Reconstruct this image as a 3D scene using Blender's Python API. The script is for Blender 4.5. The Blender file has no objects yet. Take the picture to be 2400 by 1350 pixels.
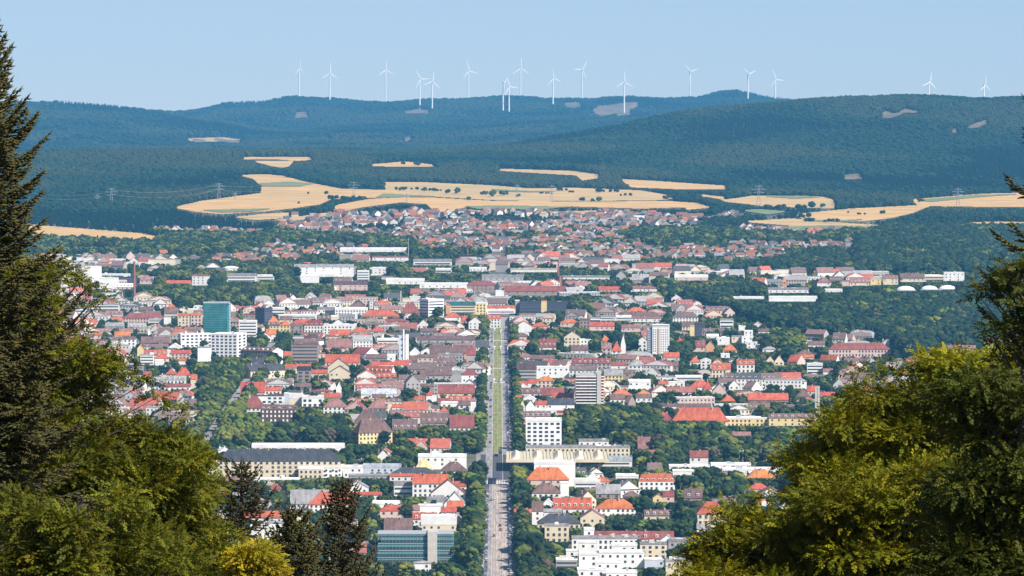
import bpy, math, random
import numpy as np
from mathutils import Vector, Matrix
# ------------------------------------------------------------------ camera, sky, sun, exposure
S = bpy.context.scene
COL = S.collection
CAMZ = 330.0
FPX = 14440.0                      # focal length in photo pixels (photo is 2400 wide)
HOR = 42.0                         # photo row of the horizon
PITCH = math.atan((675.0 - HOR) / FPX)
YAW = math.atan(33.0 / FPX)
cd = bpy.data.cameras.new('camera'); cam = bpy.data.objects.new('camera', cd); COL.objects.link(cam)
cam.location = (0, 0, CAMZ)
cam.rotation_euler = (math.pi / 2 - PITCH, 0, -YAW)
cd.sensor_width = 36.0; cd.lens = 36.0 * FPX / 2400.0
cd.clip_start = 1.0; cd.clip_end = 90000.0
S.camera = cam
SUN_DIR = Vector((0.66, -0.58, 0.80)).normalized()      # towards the sun
SUN_EL = math.asin(SUN_DIR.z); SUN_AZ = math.atan2(SUN_DIR.x, SUN_DIR.y)
w = bpy.data.worlds.new('World'); S.world = w; w.use_nodes = True
nt = w.node_tree; bg = nt.nodes['Background']
sky = nt.nodes.new('ShaderNodeTexSky'); sky.sky_type = 'NISHITA'; sky.sun_disc = False
sky.sun_elevation = SUN_EL; sky.sun_rotation = SUN_AZ
sky.altitude = 300; sky.air_density = 1.0; sky.dust_density = 0.4; sky.ozone_density = 2.2
mixs = nt.nodes.new('ShaderNodeMix'); mixs.data_type = 'RGBA'; mixs.blend_type = 'MULTIPLY'
mixs.inputs[0].default_value = 1.0; mixs.inputs[7].default_value = (1.08, 0.875, 0.83, 1)
stc = nt.nodes.new('ShaderNodeTexCoord'); sva = nt.nodes.new('ShaderNodeVectorMath'); sva.operation = 'ADD'; sva.inputs[1].default_value = (0, 0, .07)
nt.links.new(stc.outputs['Generated'], sva.inputs[0]); nt.links.new(sva.outputs[0], sky.inputs[0])
nt.links.new(sky.outputs[0], mixs.inputs[6]); nt.links.new(mixs.outputs[2], bg.inputs[0])
bg.inputs[1].default_value = 0.10
sd = bpy.data.lights.new('sun', 'SUN'); sd.energy = 4.9; sd.angle = math.radians(0.53); sd.color = (1.0, 0.93, 0.82)
so = bpy.data.objects.new('sun', sd); COL.objects.link(so)
so.rotation_euler = SUN_DIR.to_track_quat('Z', 'Y').to_euler()
S.view_settings.view_transform = 'Standard'; S.view_settings.look = 'None'
S.view_settings.exposure = 0.6; S.view_settings.gamma = 1.0
cy = S.cycles
cy.max_bounces = 5; cy.diffuse_bounces = 2; cy.glossy_bounces = 2; cy.transmission_bounces = 3
cy.transparent_max_bounces = 6; cy.volume_bounces = 1; cy.caustics_reflective = False; cy.caustics_refractive = False
cy.sample_clamp_indirect = 6.0; cy.use_denoising = True
try: cy.denoiser = 'OPENIMAGEDENOISE'; cy.denoising_prefilter = 'ACCURATE'
except Exception: pass
R = np.random.RandomState(7); rnd = random.Random(11)

# ------------------------------------------------------------------ photo pixel <-> world
_F = Vector((math.sin(YAW) * math.cos(PITCH), math.cos(YAW) * math.cos(PITCH), -math.sin(PITCH)))
_R = Vector((math.cos(YAW), -math.sin(YAW), 0)); _U = _R.cross(_F)
F_, R_, U_ = np.array(_F), np.array(_R), np.array(_U)
def proj(x, y, z):
    p = np.stack([np.asarray(x, float), np.asarray(y, float), np.asarray(z, float) - CAMZ], -1)
    d = p @ F_
    return 1200 + FPX * (p @ R_) / d, 675 - FPX * (p @ U_) / d
def ray(px, py):
    px = np.asarray(px, float); py = np.asarray(py, float)
    v = F_ + R_ * ((px - 1200) / FPX)[..., None] + U_ * ((675 - py) / FPX)[..., None]
    return v / v[..., 1:2]                      # per metre of y
def at(px, py, y):                              # the point on the pixel's ray at distance y
    v = ray(px, py) * y
    return v[0], y, CAMZ + v[2]
# ------------------------------------------------------------------ terrain: rows of bare ground read off at set distances
TAB = [
 (7000, None), (8500, None),
 (9500, [(0,545),(400,545),(800,540),(1400,540),(2400,545)]),
 (10200,[(0,505),(400,502),(800,493),(1200,492),(1600,498),(2400,505)]),
 (11000,[(0,462),(1200,463),(1600,468),(2400,474)]),
 (11800,[(0,426),(600,430),(1000,433),(1400,435),(1800,441),(2400,449)]),
 (12600,[(0,398),(600,402),(800,405),(1400,402),(1600,410),(2400,419)]),
 (13500,[(0,362),(400,362),(800,372),(1000,381),(1400,374),(1800,366),(2400,362)]),
 (14500,[(0,386),(400,381),(800,368),(1000,366),(1200,358),(1400,345),(1600,330),(1800,314),(2000,301),(2400,296)]),
 (15500,[(0,375),(400,372),(700,368),(900,368),(1000,366),(1100,358),(1200,348),(1300,331),(1400,312),(1500,293),(1600,276),(1700,262),(1800,251),(1900,243),(2000,239),(2200,238),(2300,242),(2400,240)]),
 (17000,[(0,380),(400,375),(800,364),(1000,372),(1200,366),(1400,335),(1600,302),(1800,278),(2400,266)]),
 (20000,[(0,345),(400,350),(800,346),(1000,345),(1200,340),(1400,325),(1600,300),(1800,280),(2400,270)]),
 (22000,[(0,300),(200,305),(400,322),(600,335),(800,325),(1200,315),(1400,305),(1600,290),(1800,275),(2400,268)]),
 (24000,[(-300,270),(0,250),(100,249),(200,258),(300,266),(400,277),(500,294),(600,314),(700,318),(800,312),(1200,296),(1600,280),(1800,268),(2400,262)]),
 (25500,[(0,275),(200,275),(400,300),(600,296),(800,290),(1200,280),(1600,272),(1800,262),(2400,262)]),
 (28000,[(-300,282),(300,275),(400,274),(440,272),(500,256),(560,251),(640,249),(670,239),(800,243),(900,250),(1000,243),(1230,241),(1300,243),(1340,240),(1370,243),(1450,236),(1560,240),(1640,243),(1670,232),(1700,224),(1745,225),(1785,242),(1900,252),(2400,262)]),
 (29500,[(0,300),(2400,300)]), (32000,[(0,330),(2400,330)])]
def _Ecol(D, ctrl, px):
    if ctrl is None: return np.zeros_like(px)
    xs = [c[0] for c in ctrl]; ys = [c[1] for c in ctrl]
    r = sum(np.interp(px + o, xs, ys) for o in (-24, -8, 8, 24)) / 4
    return CAMZ - D * np.tan(np.arctan((r - 675) / FPX) + PITCH)
_DK = np.array([t[0] for t in TAB], float)
def _noise(x, y):
    return (np.sin(x * .0061 + 1.3) * np.cos(y * .0043 + .4) + .6 * np.sin(x * .013 + y * .004) * np.cos(y * .0091 - x * .002 + 2))
def ground_z(x, y):
    x = np.asarray(x, float); y = np.asarray(y, float); x, y = np.broadcast_arrays(x, y)
    px = 1167 + FPX * x / np.maximum(y, 300.)
    E = np.stack([_Ecol(D, c, px) for D, c in TAB])
    k = np.clip(np.searchsorted(_DK, y) - 1, 0, len(_DK) - 2)
    def g(i): return np.take_along_axis(E, np.clip(i, 0, len(_DK) - 1)[None], 0)[0]
    def dk(i): return _DK[np.clip(i, 0, len(_DK) - 1)]
    h = dk(k + 1) - dk(k); t = np.clip((y - dk(k)) / h, 0, 1)
    m0 = np.where(k > 0, (g(k + 1) - g(k - 1)) / np.maximum(dk(k + 1) - dk(k - 1), 1), 0) * h
    m1 = np.where(k < len(_DK) - 2, (g(k + 2) - g(k)) / np.maximum(dk(k + 2) - dk(k), 1), 0) * h
    z = (2*t**3 - 3*t**2 + 1) * g(k) + (t**3 - 2*t**2 + t) * m0 + (-2*t**3 + 3*t**2) * g(k + 1) + (t**3 - t**2) * m1
    z = np.where(y < 7000, 0.0, z)
    z = z + np.clip((y - 12500) / 2500, 0, 1) * np.where(y > 19000, 9, 6.5) * _noise(x, y)
    near = np.where(y < 12, 326.0, 300 * np.exp(-np.maximum(y - 12, 0) / 650.0) * np.clip((3300 - y) / 2000, 0, 1))
    return np.where(y < 3300, near, z)
_HX = np.arange(-800., 3201., 16.); _HY = np.concatenate([np.arange(3300, 7000, 25.), np.arange(7000, 31000, 16.)])
_v = ray(_HX, np.full(_HX.shape, 675.)); _GX = _v[:, 0][None] * _HY[:, None]; _GY = np.repeat(_HY[:, None], len(_HX), 1)
_HR = np.minimum.accumulate(proj(_GX, _GY, ground_z(_GX, _GY))[1], 0)          # photo row of the ground, first surface met
def hit(px, py):                                # where pixel rays meet the ground
    px = np.atleast_1d(np.asarray(px, float)); py = np.atleast_1d(np.asarray(py, float)); px, py = np.broadcast_arrays(px, py)
    f = np.clip((px + 800) / 16., 0, len(_HX) - 1.001); i = f.astype(int); f = f - i
    y = np.empty(px.shape)
    for n in range(px.size):
        c = _HR[:, i.flat[n]] * (1 - f.flat[n]) + _HR[:, i.flat[n] + 1] * f.flat[n]; q = py.flat[n]
        k = int(np.searchsorted(-c, -q)); k = min(max(k, 1), len(c) - 1); d = c[k - 1] - c[k]
        y.flat[n] = _HY[k - 1] + (0 if d <= 0 else min(max((c[k - 1] - q) / d, 0), 1)) * (_HY[k] - _HY[k - 1])
    x = ray(px, py)[..., 0] * y
    return x, y, ground_z(x, y)
def hit1(px, py):
    x, y, z = hit(px, py); return float(x[0]), float(y[0]), float(z[0])
def inpoly(px, py, poly):
    px = np.asarray(px, float); py = np.asarray(py, float); r = np.zeros(px.shape, bool); n = len(poly)
    for i in range(n):
        x1, y1 = poly[i]; x2, y2 = poly[(i + 1) % n]
        if y1 == y2: continue
        r ^= ((y1 > py) != (y2 > py)) & (px < (x2 - x1) * (py - y1) / (y2 - y1) + x1)
    return r
# ------------------------------------------------------------------ object helpers
def tag(o, label=None, cat=None, group=None, kind=None):
    if label: o['label'] = label
    if cat: o['category'] = cat
    if group: o['group'] = group
    if kind: o['kind'] = kind
    return o
def link(o, parent=None):
    COL.objects.link(o)
    if parent is not None: o.parent = parent
    return o
def empty(name, loc=(0, 0, 0), rz=0.0):
    o = bpy.data.objects.new(name, None); o.location = loc; o.rotation_euler = (0, 0, rz); o.empty_display_size = .5
    return link(o)
def mesh_np(name, V, Fq, mats, midx=None, col=None, smooth=False):
    """V (n,3), Fq list of index arrays (each (m,k))"""
    me = bpy.data.meshes.new(name)
    V = np.asarray(V, np.float32)
    if not isinstance(Fq, list): Fq = [Fq]
    Fq = [np.asarray(f, np.int32) for f in Fq if len(f)]
    loops = np.concatenate([f.ravel() for f in Fq]); tot = np.concatenate([np.full(len(f), f.shape[1], np.int32) for f in Fq])
    me.vertices.add(len(V)); me.vertices.foreach_set('co', V.ravel())
    me.loops.add(len(loops)); me.loops.foreach_set('vertex_index', loops)
    me.polygons.add(len(tot)); st = np.concatenate([[0], np.cumsum(tot)[:-1]]).astype(np.int32)
    me.polygons.foreach_set('loop_start', st); me.polygons.foreach_set('loop_total', tot)
    if midx is not None: me.polygons.foreach_set('material_index', np.asarray(midx, np.int32))
    if smooth: me.polygons.foreach_set('use_smooth', np.ones(len(tot), bool))
    me.update(calc_edges=True)
    if col is not None:
        a = me.color_attributes.new('Col', 'FLOAT_COLOR', 'POINT')
        c = np.ones((len(V), 4), np.float32); c[:, :3] = col; a.data.foreach_set('color', c.ravel())
    for m in mats: me.materials.append(m)
    return me
def mobj(name, me, parent=None, loc=(0, 0, 0)):
    o = bpy.data.objects.new(name, me); o.location = loc
    return link(o, parent)
class MB:
    """collects polygons with a material index and a colour per vertex"""
    def __init__(s): s.v = []; s.f = []; s.m = []; s.c = []
    def poly(s, pts, m=0, c=(1, 1, 1)):
        n = len(s.v); s.v += [tuple(p) for p in pts]; s.c += [c] * len(pts)
        s.f.append(tuple(range(n, n + len(pts)))); s.m.append(m)
    def box(s, x0, x1, y0, y1, z0, z1, m=0, c=(1, 1, 1), bottom=True):
        n = len(s.v); s.v += [(x0,y0,z0),(x1,y0,z0),(x1,y1,z0),(x0,y1,z0),(x0,y0,z1),(x1,y0,z1),(x1,y1,z1),(x0,y1,z1)]
        s.c += [c] * 8
        fs = [(0,1,5,4),(1,2,6,5),(2,3,7,6),(3,0,4,7),(4,5,6,7)] + ([(3,2,1,0)] if bottom else [])
        for f in fs: s.f.append(tuple(n + i for i in f)); s.m.append(m)
    def bar(s, a, b, r, m=0, k=4, c=(1, 1, 1), r2=None):
        a = Vector(a); b = Vector(b); d = (b - a)
        if d.length < 1e-6: return
        d.normalize(); u = d.orthogonal().normalized(); w_ = d.cross(u); n = len(s.v)
        r2 = r if r2 is None else r2
        for p, rr in ((a, r), (b, r2)):
            for i in range(k):
                t = 2 * math.pi * i / k; s.v.append(tuple(p + (u * math.cos(t) + w_ * math.sin(t)) * rr)); s.c.append(c)
        for i in range(k):
            j = (i + 1) % k; s.f.append((n + i, n + j, n + k + j, n + k + i)); s.m.append(m)
        s.f.append(tuple(n + i for i in reversed(range(k)))); s.m.append(m)
        s.f.append(tuple(n + k + i for i in range(k))); s.m.append(m)
    def xf(s, M):
        s.v = [tuple(M @ Vector(p)) for p in s.v]; return s
    def mesh(s, name, mats, col=False, smooth=False):
        me = bpy.data.meshes.new(name); me.from_pydata(s.v, [], s.f); me.polygons.foreach_set('material_index', s.m)
        if smooth: me.polygons.foreach_set('use_smooth', [True] * len(s.f))
        if col:
            a = me.color_attributes.new('Col', 'FLOAT_COLOR', 'POINT')
            a.data.foreach_set('color', [q for c in s.c for q in (c[0], c[1], c[2], 1)])
        for m in (mats if isinstance(mats, (list, tuple)) else [mats]): me.materials.append(m)
        me.update(); return me
    def build(s, name, mats, parent=None, **k): return mobj(name, s.mesh(name, mats, **k), parent)
# ------------------------------------------------------------------ materials
def _n(t, kind, **kw):
    n = t.nodes.new(kind)
    for a, b in kw.items(): setattr(n, a, b)
    return n
def mat(name, c1, c2=None, scale=1.0, rough=.85, vec='Object', vary=0.0, attr=False, spec=.2, stretch=(1, 1, 1), fine=None, trans=0.0, metal=0.0, hue=0.0, contrast=(.35, .65)):
    """two-tone noise material; vary = brightness spread per object; attr = multiply by the Col attribute"""
    m = bpy.data.materials.new(name); m.use_nodes = True; t = m.node_tree; b = t.nodes['Principled BSDF']; L = t.links.new
    c2 = c2 or tuple(q * .72 for q in c1)
    tc = _n(t, 'ShaderNodeTexCoord'); mp = _n(t, 'ShaderNodeMapping'); mp.inputs['Scale'].default_value = tuple(scale * q for q in stretch)
    if vec == 'World':
        g = _n(t, 'ShaderNodeNewGeometry'); L(g.outputs['Position'], mp.inputs[0])
    else: L(tc.outputs[vec], mp.inputs[0])
    nz = _n(t, 'ShaderNodeTexNoise'); nz.inputs['Scale'].default_value = 1.0; nz.inputs['Detail'].default_value = 5; nz.inputs['Roughness'].default_value = .65
    L(mp.outputs[0], nz.inputs[0])
    mr = _n(t, 'ShaderNodeMapRange'); mr.inputs[1].default_value = contrast[0]; mr.inputs[2].default_value = contrast[1]; L(nz.outputs[0], mr.inputs[0])
    mx = _n(t, 'ShaderNodeMix', data_type='RGBA'); mx.inputs[6].default_value = (*c1, 1); mx.inputs[7].default_value = (*c2, 1)
    L(mr.outputs[0], mx.inputs[0]); out = mx.outputs[2]
    if fine:
        n2 = _n(t, 'ShaderNodeTexNoise'); n2.inputs['Scale'].default_value = fine; n2.inputs['Detail'].default_value = 3; L(mp.outputs[0], n2.inputs[0])
        m3 = _n(t, 'ShaderNodeMapRange'); m3.inputs[1].default_value = .3; m3.inputs[2].default_value = .7; m3.inputs[3].default_value = .65; m3.inputs[4].default_value = 1.3; L(n2.outputs[0], m3.inputs[0])
        m4 = _n(t, 'ShaderNodeVectorMath', operation='SCALE'); L(out, m4.inputs[0]); L(m3.outputs[0], m4.inputs[3]); out = m4.outputs[0]
    if attr:
        a = _n(t, 'ShaderNodeAttribute'); a.attribute_name = 'Col'
        m5 = _n(t, 'ShaderNodeMix', data_type='RGBA', blend_type='MULTIPLY'); m5.inputs[0].default_value = 1
        L(out, m5.inputs[6]); L(a.outputs[0], m5.inputs[7]); out = m5.outputs[2]
    if vary or hue:
        oi = _n(t, 'ShaderNodeObjectInfo'); hs = _n(t, 'ShaderNodeHueSaturation')
        r1 = _n(t, 'ShaderNodeMapRange'); r1.inputs[3].default_value = 1 - vary; r1.inputs[4].default_value = 1 + vary; L(oi.outputs['Random'], r1.inputs[0]); L(r1.outputs[0], hs.inputs['Value'])
        wn = _n(t, 'ShaderNodeTexWhiteNoise', noise_dimensions='1D'); L(oi.outputs['Random'], wn.inputs['W'])
        r2 = _n(t, 'ShaderNodeMapRange'); r2.inputs[3].default_value = .5 - hue; r2.inputs[4].default_value = .5 + hue; L(wn.outputs[0], r2.inputs[0]); L(r2.outputs[0], hs.inputs['Hue'])
        L(out, hs.inputs['Color']); out = hs.outputs[0]
    L(out, b.inputs['Base Color']); b.inputs['Roughness'].default_value = rough; b.inputs['Specular IOR Level'].default_value = spec; b.inputs['Metallic'].default_value = metal
    if trans:
        tr = _n(t, 'ShaderNodeBsdfTranslucent'); ms = _n(t, 'ShaderNodeMixShader'); ms.inputs[0].default_value = trans
        L(out, tr.inputs[0]); L(b.outputs[0], ms.inputs[1]); L(tr.outputs[0], ms.inputs[2]); L(ms.outputs[0], t.nodes['Material Output'].inputs[0])
    return m
# ------------------------------------------------------------------ the ground sheet
GROUND = mat('ground_grass_and_paving', (.075, .085, .045), (.17, .16, .13), scale=.02, vec='World', fine=6, rough=.95)
def grid_mesh(name, xs_fn, ys, ncol, m):
    s = np.linspace(-1, 1, ncol); Y = np.repeat(ys[:, None], ncol, 1); X = xs_fn(ys)[:, None] * s[None]
    Z = ground_z(X, Y); V = np.stack([X, Y, Z], -1).reshape(-1, 3); nr = len(ys)
    i = np.arange(nr - 1)[:, None] * ncol + np.arange(ncol - 1)[None]
    Fq = np.stack([i, i + 1, i + ncol + 1, i + ncol], -1).reshape(-1, 4)
    return mesh_np(name, V, Fq, [m], smooth=True)
ys = np.concatenate([np.arange(-260, 0, 40.), np.arange(0, 40, 4.), np.arange(40, 1500, 30.), np.arange(1500, 7000, 150.), np.arange(7000, 10700, 50.)])
tag(mobj('ground', grid_mesh('ground', lambda y: 260 + .2 * np.maximum(y, 0), ys, 161, GROUND)), kind='structure')

FLOOR = mat('forest_floor', (.030, .042, .022), (.020, .030, .018), scale=.01, vec='World', fine=4, rough=1.0)
tag(mobj('hills', grid_mesh('hills', lambda y: 260 + .2 * np.maximum(y, 0), np.concatenate([np.arange(10650, 31800, 60.)]), 161, FLOOR)), kind='structure')
# ------------------------------------------------------------------ fields, laid as sheets on the slope
WHEAT = [mat('ripe_wheat', (.72, .42, .16), (.50, .35, .15), scale=.012, vec='World', stretch=(.3, 1.6, 1), rough=.95, fine=5),
         mat('stubble_field', (.66, .42, .19), (.44, .34, .15), scale=.012, vec='World', stretch=(.25, 1.8, 1), rough=.95, fine=6)]
GREENF = mat('green_crop', (.16, .21, .09), (.24, .25, .12), scale=.02, vec='World', stretch=(.3, 1, 1), rough=.95)
CLEAR = mat('bare_clearing', (.30, .20, .13), (.14, .13, .08), scale=.01, vec='World', rough=.95, fine=4)
FIELDS = []
def sheet(name, poly, m, lift=.8, rs=1.2, px_step=22, jag=0.0):
    ysr = np.arange(min(p[1] for p in poly) + .05, max(p[1] for p in poly), rs)
    rows = []
    for r in ysr:
        xs = []
        for (x1, y1), (x2, y2) in zip(poly, poly[1:] + poly[:1]):
            if (y1 > r) != (y2 > r): xs.append(x1 + (r - y1) * (x2 - x1) / (y2 - y1))
        rows.append(sorted(xs))
    V = []; Fq = []
    n = 0
    for r, xs in zip(ysr, rows):
        for a, b in zip(xs[::2], xs[1::2]):
            if b - a < 1: continue
            a -= jag * rnd.random() * 8; b += jag * rnd.random() * 8
            k = max(1, int((b - a) / px_step)); q = np.linspace(a, b, k + 1)
            x0, y0, z0 = hit(q, np.full(k + 1, r - rs * .53)); x1, y1, z1 = hit(q, np.full(k + 1, r + rs * .53))
            V.append(np.stack([x0, y0, z0 + lift], -1)); V.append(np.stack([x1, y1, z1 + lift], -1))
            i = np.arange(k); Fq.append(np.stack([n + i, n + i + 1, n + k + 1 + i + 1, n + k + 1 + i], -1)[:, ::-1]); n += 2 * (k + 1)
    o = mobj(name, mesh_np(name, np.concatenate(V), np.concatenate(Fq), [m])); tag(o, kind='structure')
    return o
FP = [
 [(60,526),(130,532),(245,541),(330,548),(400,560),(372,566),(350,574),(300,577),(200,571),(140,570),(60,566)],
 [(345,574),(410,571),(408,579),(345,579)],
 [(404,487),(470,472),(550,461),(612,453),(606,432),(593,420),(556,411),(625,409),(665,413),(705,424),(800,443),(905,446),(1000,452),(1010,462),(870,465),(780,467),(750,480),(690,489),(620,497),(520,503),(460,498)],
 [(545,510),(600,517),(672,512),(682,499),(620,502)],
 [(775,492),(790,481),(860,468),(930,463),(1010,463.5),(1150,471.5),(1400,473.5),(1560,471.5),(1640,477),(1660,486),(1500,490),(1330,485),(1200,484),(1100,484),(1050,500),(1020,498),(1000,480),(940,475),(850,487),(800,497)],
 [(895,427),(1000,428),(1150,435),(1240,442),(1350,441),(1500,447),(1590,462),(1560,470),(1400,472),(1240,472),(1150,470),(1020,462),(905,447)],
 [(565,369),(730,369),(733,375),(700,378),(640,374),(568,375)],
 [(590,378),(688,377),(680,391),(660,394),(635,390),(605,382)],
 [(866,386),(950,379),(1030,388),(1010,392),(930,392),(870,390)],
 [(1160,396),(1340,401),(1408,410),(1400,419),(1365,424),(1350,412),(1230,405),(1170,401)],
 [(1450,420),(1540,425),(1700,436),(1705,445),(1600,445),(1480,440)],
 [(1690,470),(1760,460),(1870,459),(1930,462),(1960,470),(1955,490),(1860,487),(1780,483),(1700,474)],
 [(1865,503),(1990,490),(2150,482),(2135,468),(2300,455),(2420,452),(2420,487),(2300,486),(2180,484),(2140,500),(2090,512),(2020,520),(1930,522),(1880,515)],
 [(1730,520),(1850,513),(1990,524),(2085,530),(2080,541),(1950,543),(1820,546),(1850,530)],
 [(1780,560),(1940,550),(1945,556),(1880,566),(1780,568)],
 [(2255,523),(2340,520),(2420,522),(2420,548),(2340,532)],
 [(1600,480),(1680,486),(1610,493)], [(430,325),(520,322),(575,329),(560,333),(440,331)], [(1700,470),(1660,463),(1600,458),(1640,456),(1700,462)], [(640,517),(760,500),(800,500),(740,512),(680,520)], [(1290,497),(1420,494),(1500,499),(1400,503),(1300,503)], [(150,585),(230,580),(300,590),(260,600),(160,598)]]
for i, p in enumerate(FP):
    sheet('field', p, WHEAT[i % 2]); FIELDS.append(p)
GP = [[(900,455),(1010,461),(990,463),(880,464)], [(1150,444),(1240,449),(1330,449),(1250,452),(1160,449)], [(1880,517),(1960,519),(2030,515),(1990,521),(1900,521)], [(2150,470),(2290,458),(2400,456),(2300,463),(2180,475)], [(1830,534),(1950,530),(2060,534),(1960,537),(1850,539)], [(606,431),(680,427),(735,432),(700,439),(610,438)], [(1090,485),(1200,483),(1330,487),(1270,493),(1120,492)], [(1730,495),(1780,492),(1850,498),(1800,505)], [(1790,462),(1870,460),(1925,464),(1860,467)], [(470,494),(560,492),(640,490),(600,497),(520,500)]]
for p in GP: sheet('meadow', p, GREENF, lift=1.6); FIELDS.append(p)
CLEARS = [[(1320,243),(1345,240),(1362,242),(1366,250),(1340,253),(1324,249)], [(1388,262),(1400,249),(1440,246),(1462,242),(1492,239),(1497,245),(1478,258),(1480,264),(1442,266),(1408,273)],
          [(945,262),(985,256),(1010,260),(1005,267),(950,266)], [(688,264),(722,262),(722,275),(694,277)], [(2062,268),(2078,262),(2100,268),(2120,255),(2154,262),(2150,267),(2120,264),(2090,277),(2062,278)],
          [(2228,304),(2246,302),(2245,312),(2229,312)], [(2262,300),(2315,282),(2318,290),(2280,302)], [(1460,262),(1482,261),(1480,268),(1440,273)], [(942,322),(968,322),(966,332),(944,333)],
          [(500,322),(572,330),(560,336),(510,331)], [(452,325),(480,328),(476,334),(455,333)], [(1975,412),(2020,408),(2025,420),(1985,422)]]
for p in CLEARS: sheet('clearing', p, CLEAR, lift=1.5, jag=1); FIELDS.append(p)
# ------------------------------------------------------------------ the avenue and streets (x = 0 is its axis)
ASPH = mat('asphalt', (.34, .32, .32), (.25, .24, .25), scale=.06, vec='World', stretch=(1, .08, 1), fine=8, rough=.9)
ASPHD = mat('dark_asphalt', (.085, .088, .1), (.06, .06, .07), scale=.2, vec='World', rough=.9)
PINK = mat('worn_tram_paving', (.50, .42, .37), (.38, .33, .30), scale=.12, vec='World', stretch=(1.5, .05, 1), fine=6, rough=.9)
WALK = mat('pavement', (.30, .28, .27), (.23, .22, .22), scale=.1, vec='World', fine=4, rough=.9)
TURF = mat('tram_turf', (.20, .23, .05), (.25, .25, .08), scale=.1, vec='World', stretch=(1, .1, 1), fine=4, rough=.95)
PAINT = mat('road_paint', (.75, .75, .72), (.6, .6, .58), scale=.8, vec='World', rough=.8)
RAIL = mat('tram_rail', (.38, .36, .30), (.3, .28, .25), scale=.5, vec='World', rough=.6)
def strip(name, x0, x1, y0, y1, z, m, kind='structure', h=0.0, n=1):
    b = MB(); ys_ = np.linspace(y0, y1, n + 1)
    for a, c in zip(ys_[:-1], ys_[1:]):
        b.poly([(x0, a, z), (x1, a, z), (x1, c, z), (x0, c, z)])
    if h:
        b.poly([(x0, y0, z), (x0, y1, z), (x0, y1, z - h), (x0, y0, z - h)]); b.poly([(x1, y1, z), (x1, y0, z), (x1, y0, z - h), (x1, y1, z - h)])
    return tag(b.build(name, m), kind=kind)
strip('pavement', -16.5, 16.5, 3380, 6720, .14, WALK, h=.3)
strip('avenue_road', -9.2, 9.6, 3380, 6660, .16, ASPH)
strip('avenue_tram_paving', -3.6, 5.2, 3380, 4385, .18, PINK)
strip('avenue_tram_turf', -3.9, 3.1, 4660, 6640, .30, TURF, h=.14)
strip('crossing_road', -13, 46, 4395, 4650, .175, ASPHD)
strip('avenue_lane', -9, -4.5, 4395, 4655, .2, ASPH)
strip('side_street', -232, -218, 4700, 6250, .15, ASPH)
strip('side_street', -300, 330, 4920, 4930, .15, ASPH)
for y in (4925, 5230, 5560, 5790, 6010, 6290):
    strip('crossing_path', -9, 9.4, y, y + 9, .32, PAINT if y in (5560, 5790, 6290) else WALK)
for i in range(13):
    strip('zebra_stripe', -9.6 + i * 1.75, -8.75 + i * 1.75, 4352, 4385, .2, PAINT)
for x in (-3.9, 5.5): strip('lane_line', x - .09, x + .09, 3380, 4350, .2, PAINT)
for x in (-9.0, 9.35): strip('kerb_line', x - .1, x + .1, 3380, 6640, .2, PAINT)
for x in (-4.3, 3.5): strip('lane_line', x - .12, x + .12, 4395, 6640, .21, PAINT)
for x in (-2.9, -1.5, .7, 2.1): strip('tram_rail', x - .07, x + .07, 3380, 6640, .33, RAIL)
strip('tram_middle_path', -.6, -.15, 4660, 6640, .34, RAIL)

# ------------------------------------------------------------------ building materials
def rmat(k, c, c2=None): return mat('roof_' + k, c, c2 or tuple(q * .56 for q in c), scale=.3, stretch=(1, .5, .5), fine=7, vary=.10, hue=.008, rough=.85)
ROOF = dict(R=rmat('bright_red_tile', (.52, .13, .075)), O=rmat('orange_tile', (.60, .20, .07)), B=rmat('brown_tile', (.20, .125, .115)),
            K=rmat('dark_slate', (.075, .078, .095)), G=rmat('grey_sheet', (.36, .35, .36)), M=rmat('maroon_tile', (.30, .095, .085)),
            P=rmat('dusty_pink_tile', (.33, .17, .155)), W=mat('roof_white_sheet', (.82, .81, .80), (.66, .65, .64), scale=.2, stretch=(1, .3, 1), vary=.08), c=rmat('beige_sheet', (.60, .52, .40)),
            T=rmat('green_glass', (.07, .20, .20)), Y=rmat('yellow_sheet', (.78, .66, .34)), y=rmat('ochre_sheet', (.6, .5, .25)), L=rmat('pale_blue_sheet', (.52, .56, .62)), r=rmat('red_panel', (.6, .13, .1)))
def wmat(k, c, c2=None): return mat('wall_' + k, c, c2 or tuple(q * .86 for q in c), scale=.16, vary=.06, rough=.85)
WALL = dict(w=wmat('white_render', (.80, .79, .76)), W=wmat('bright_white', (.86, .86, .85)), c=wmat('cream_render', (.74, .64, .47)), y=wmat('yellow_render', (.76, .60, .30)),
            g=wmat('grey_concrete', (.42, .40, .40)), b=wmat('brown_render', (.33, .26, .23)), p=wmat('pinkish_render', (.66, .50, .44)), d=wmat('dark_cladding', (.09, .085, .13)),
            o=wmat('orange_render', (.68, .38, .2)), t=wmat('teal_glass_wall', (.04, .22, .25)), D=wmat('dark_brown_brick', (.12, .07, .065)), L=wmat('pale_blue_render', (.55, .60, .68)))
CN = dict(w='white', W='bright white', c='cream', y='yellow', g='grey', b='brown', p='pinkish', d='dark', o='orange', t='teal', D='dark brown', L='pale blue')
RN = dict(R='bright red', O='orange', B='brown', K='dark slate', G='grey', M='maroon', P='dusty pink', W='white', c='beige', T='green', Y='yellow', y='ochre', L='pale blue', r='red')
GLASS = mat('window_glass', (.035, .045, .06), (.08, .09, .11), scale=1.5, rough=.15, spec=.6, vary=.4)
FRAME = mat('white_window_frame', (.8, .8, .78), (.7, .7, .7), scale=2)
CHIM = mat('chimney_brick', (.32, .2, .17), (.5, .42, .38), scale=.6, vary=.4)
METAL = mat('galvanised_metal', (.42, .45, .48), (.34, .37, .4), scale=.5, rough=.5)
CONC = mat('pale_concrete', (.58, .55, .5), (.48, .45, .41), scale=.4, fine=6)
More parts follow.
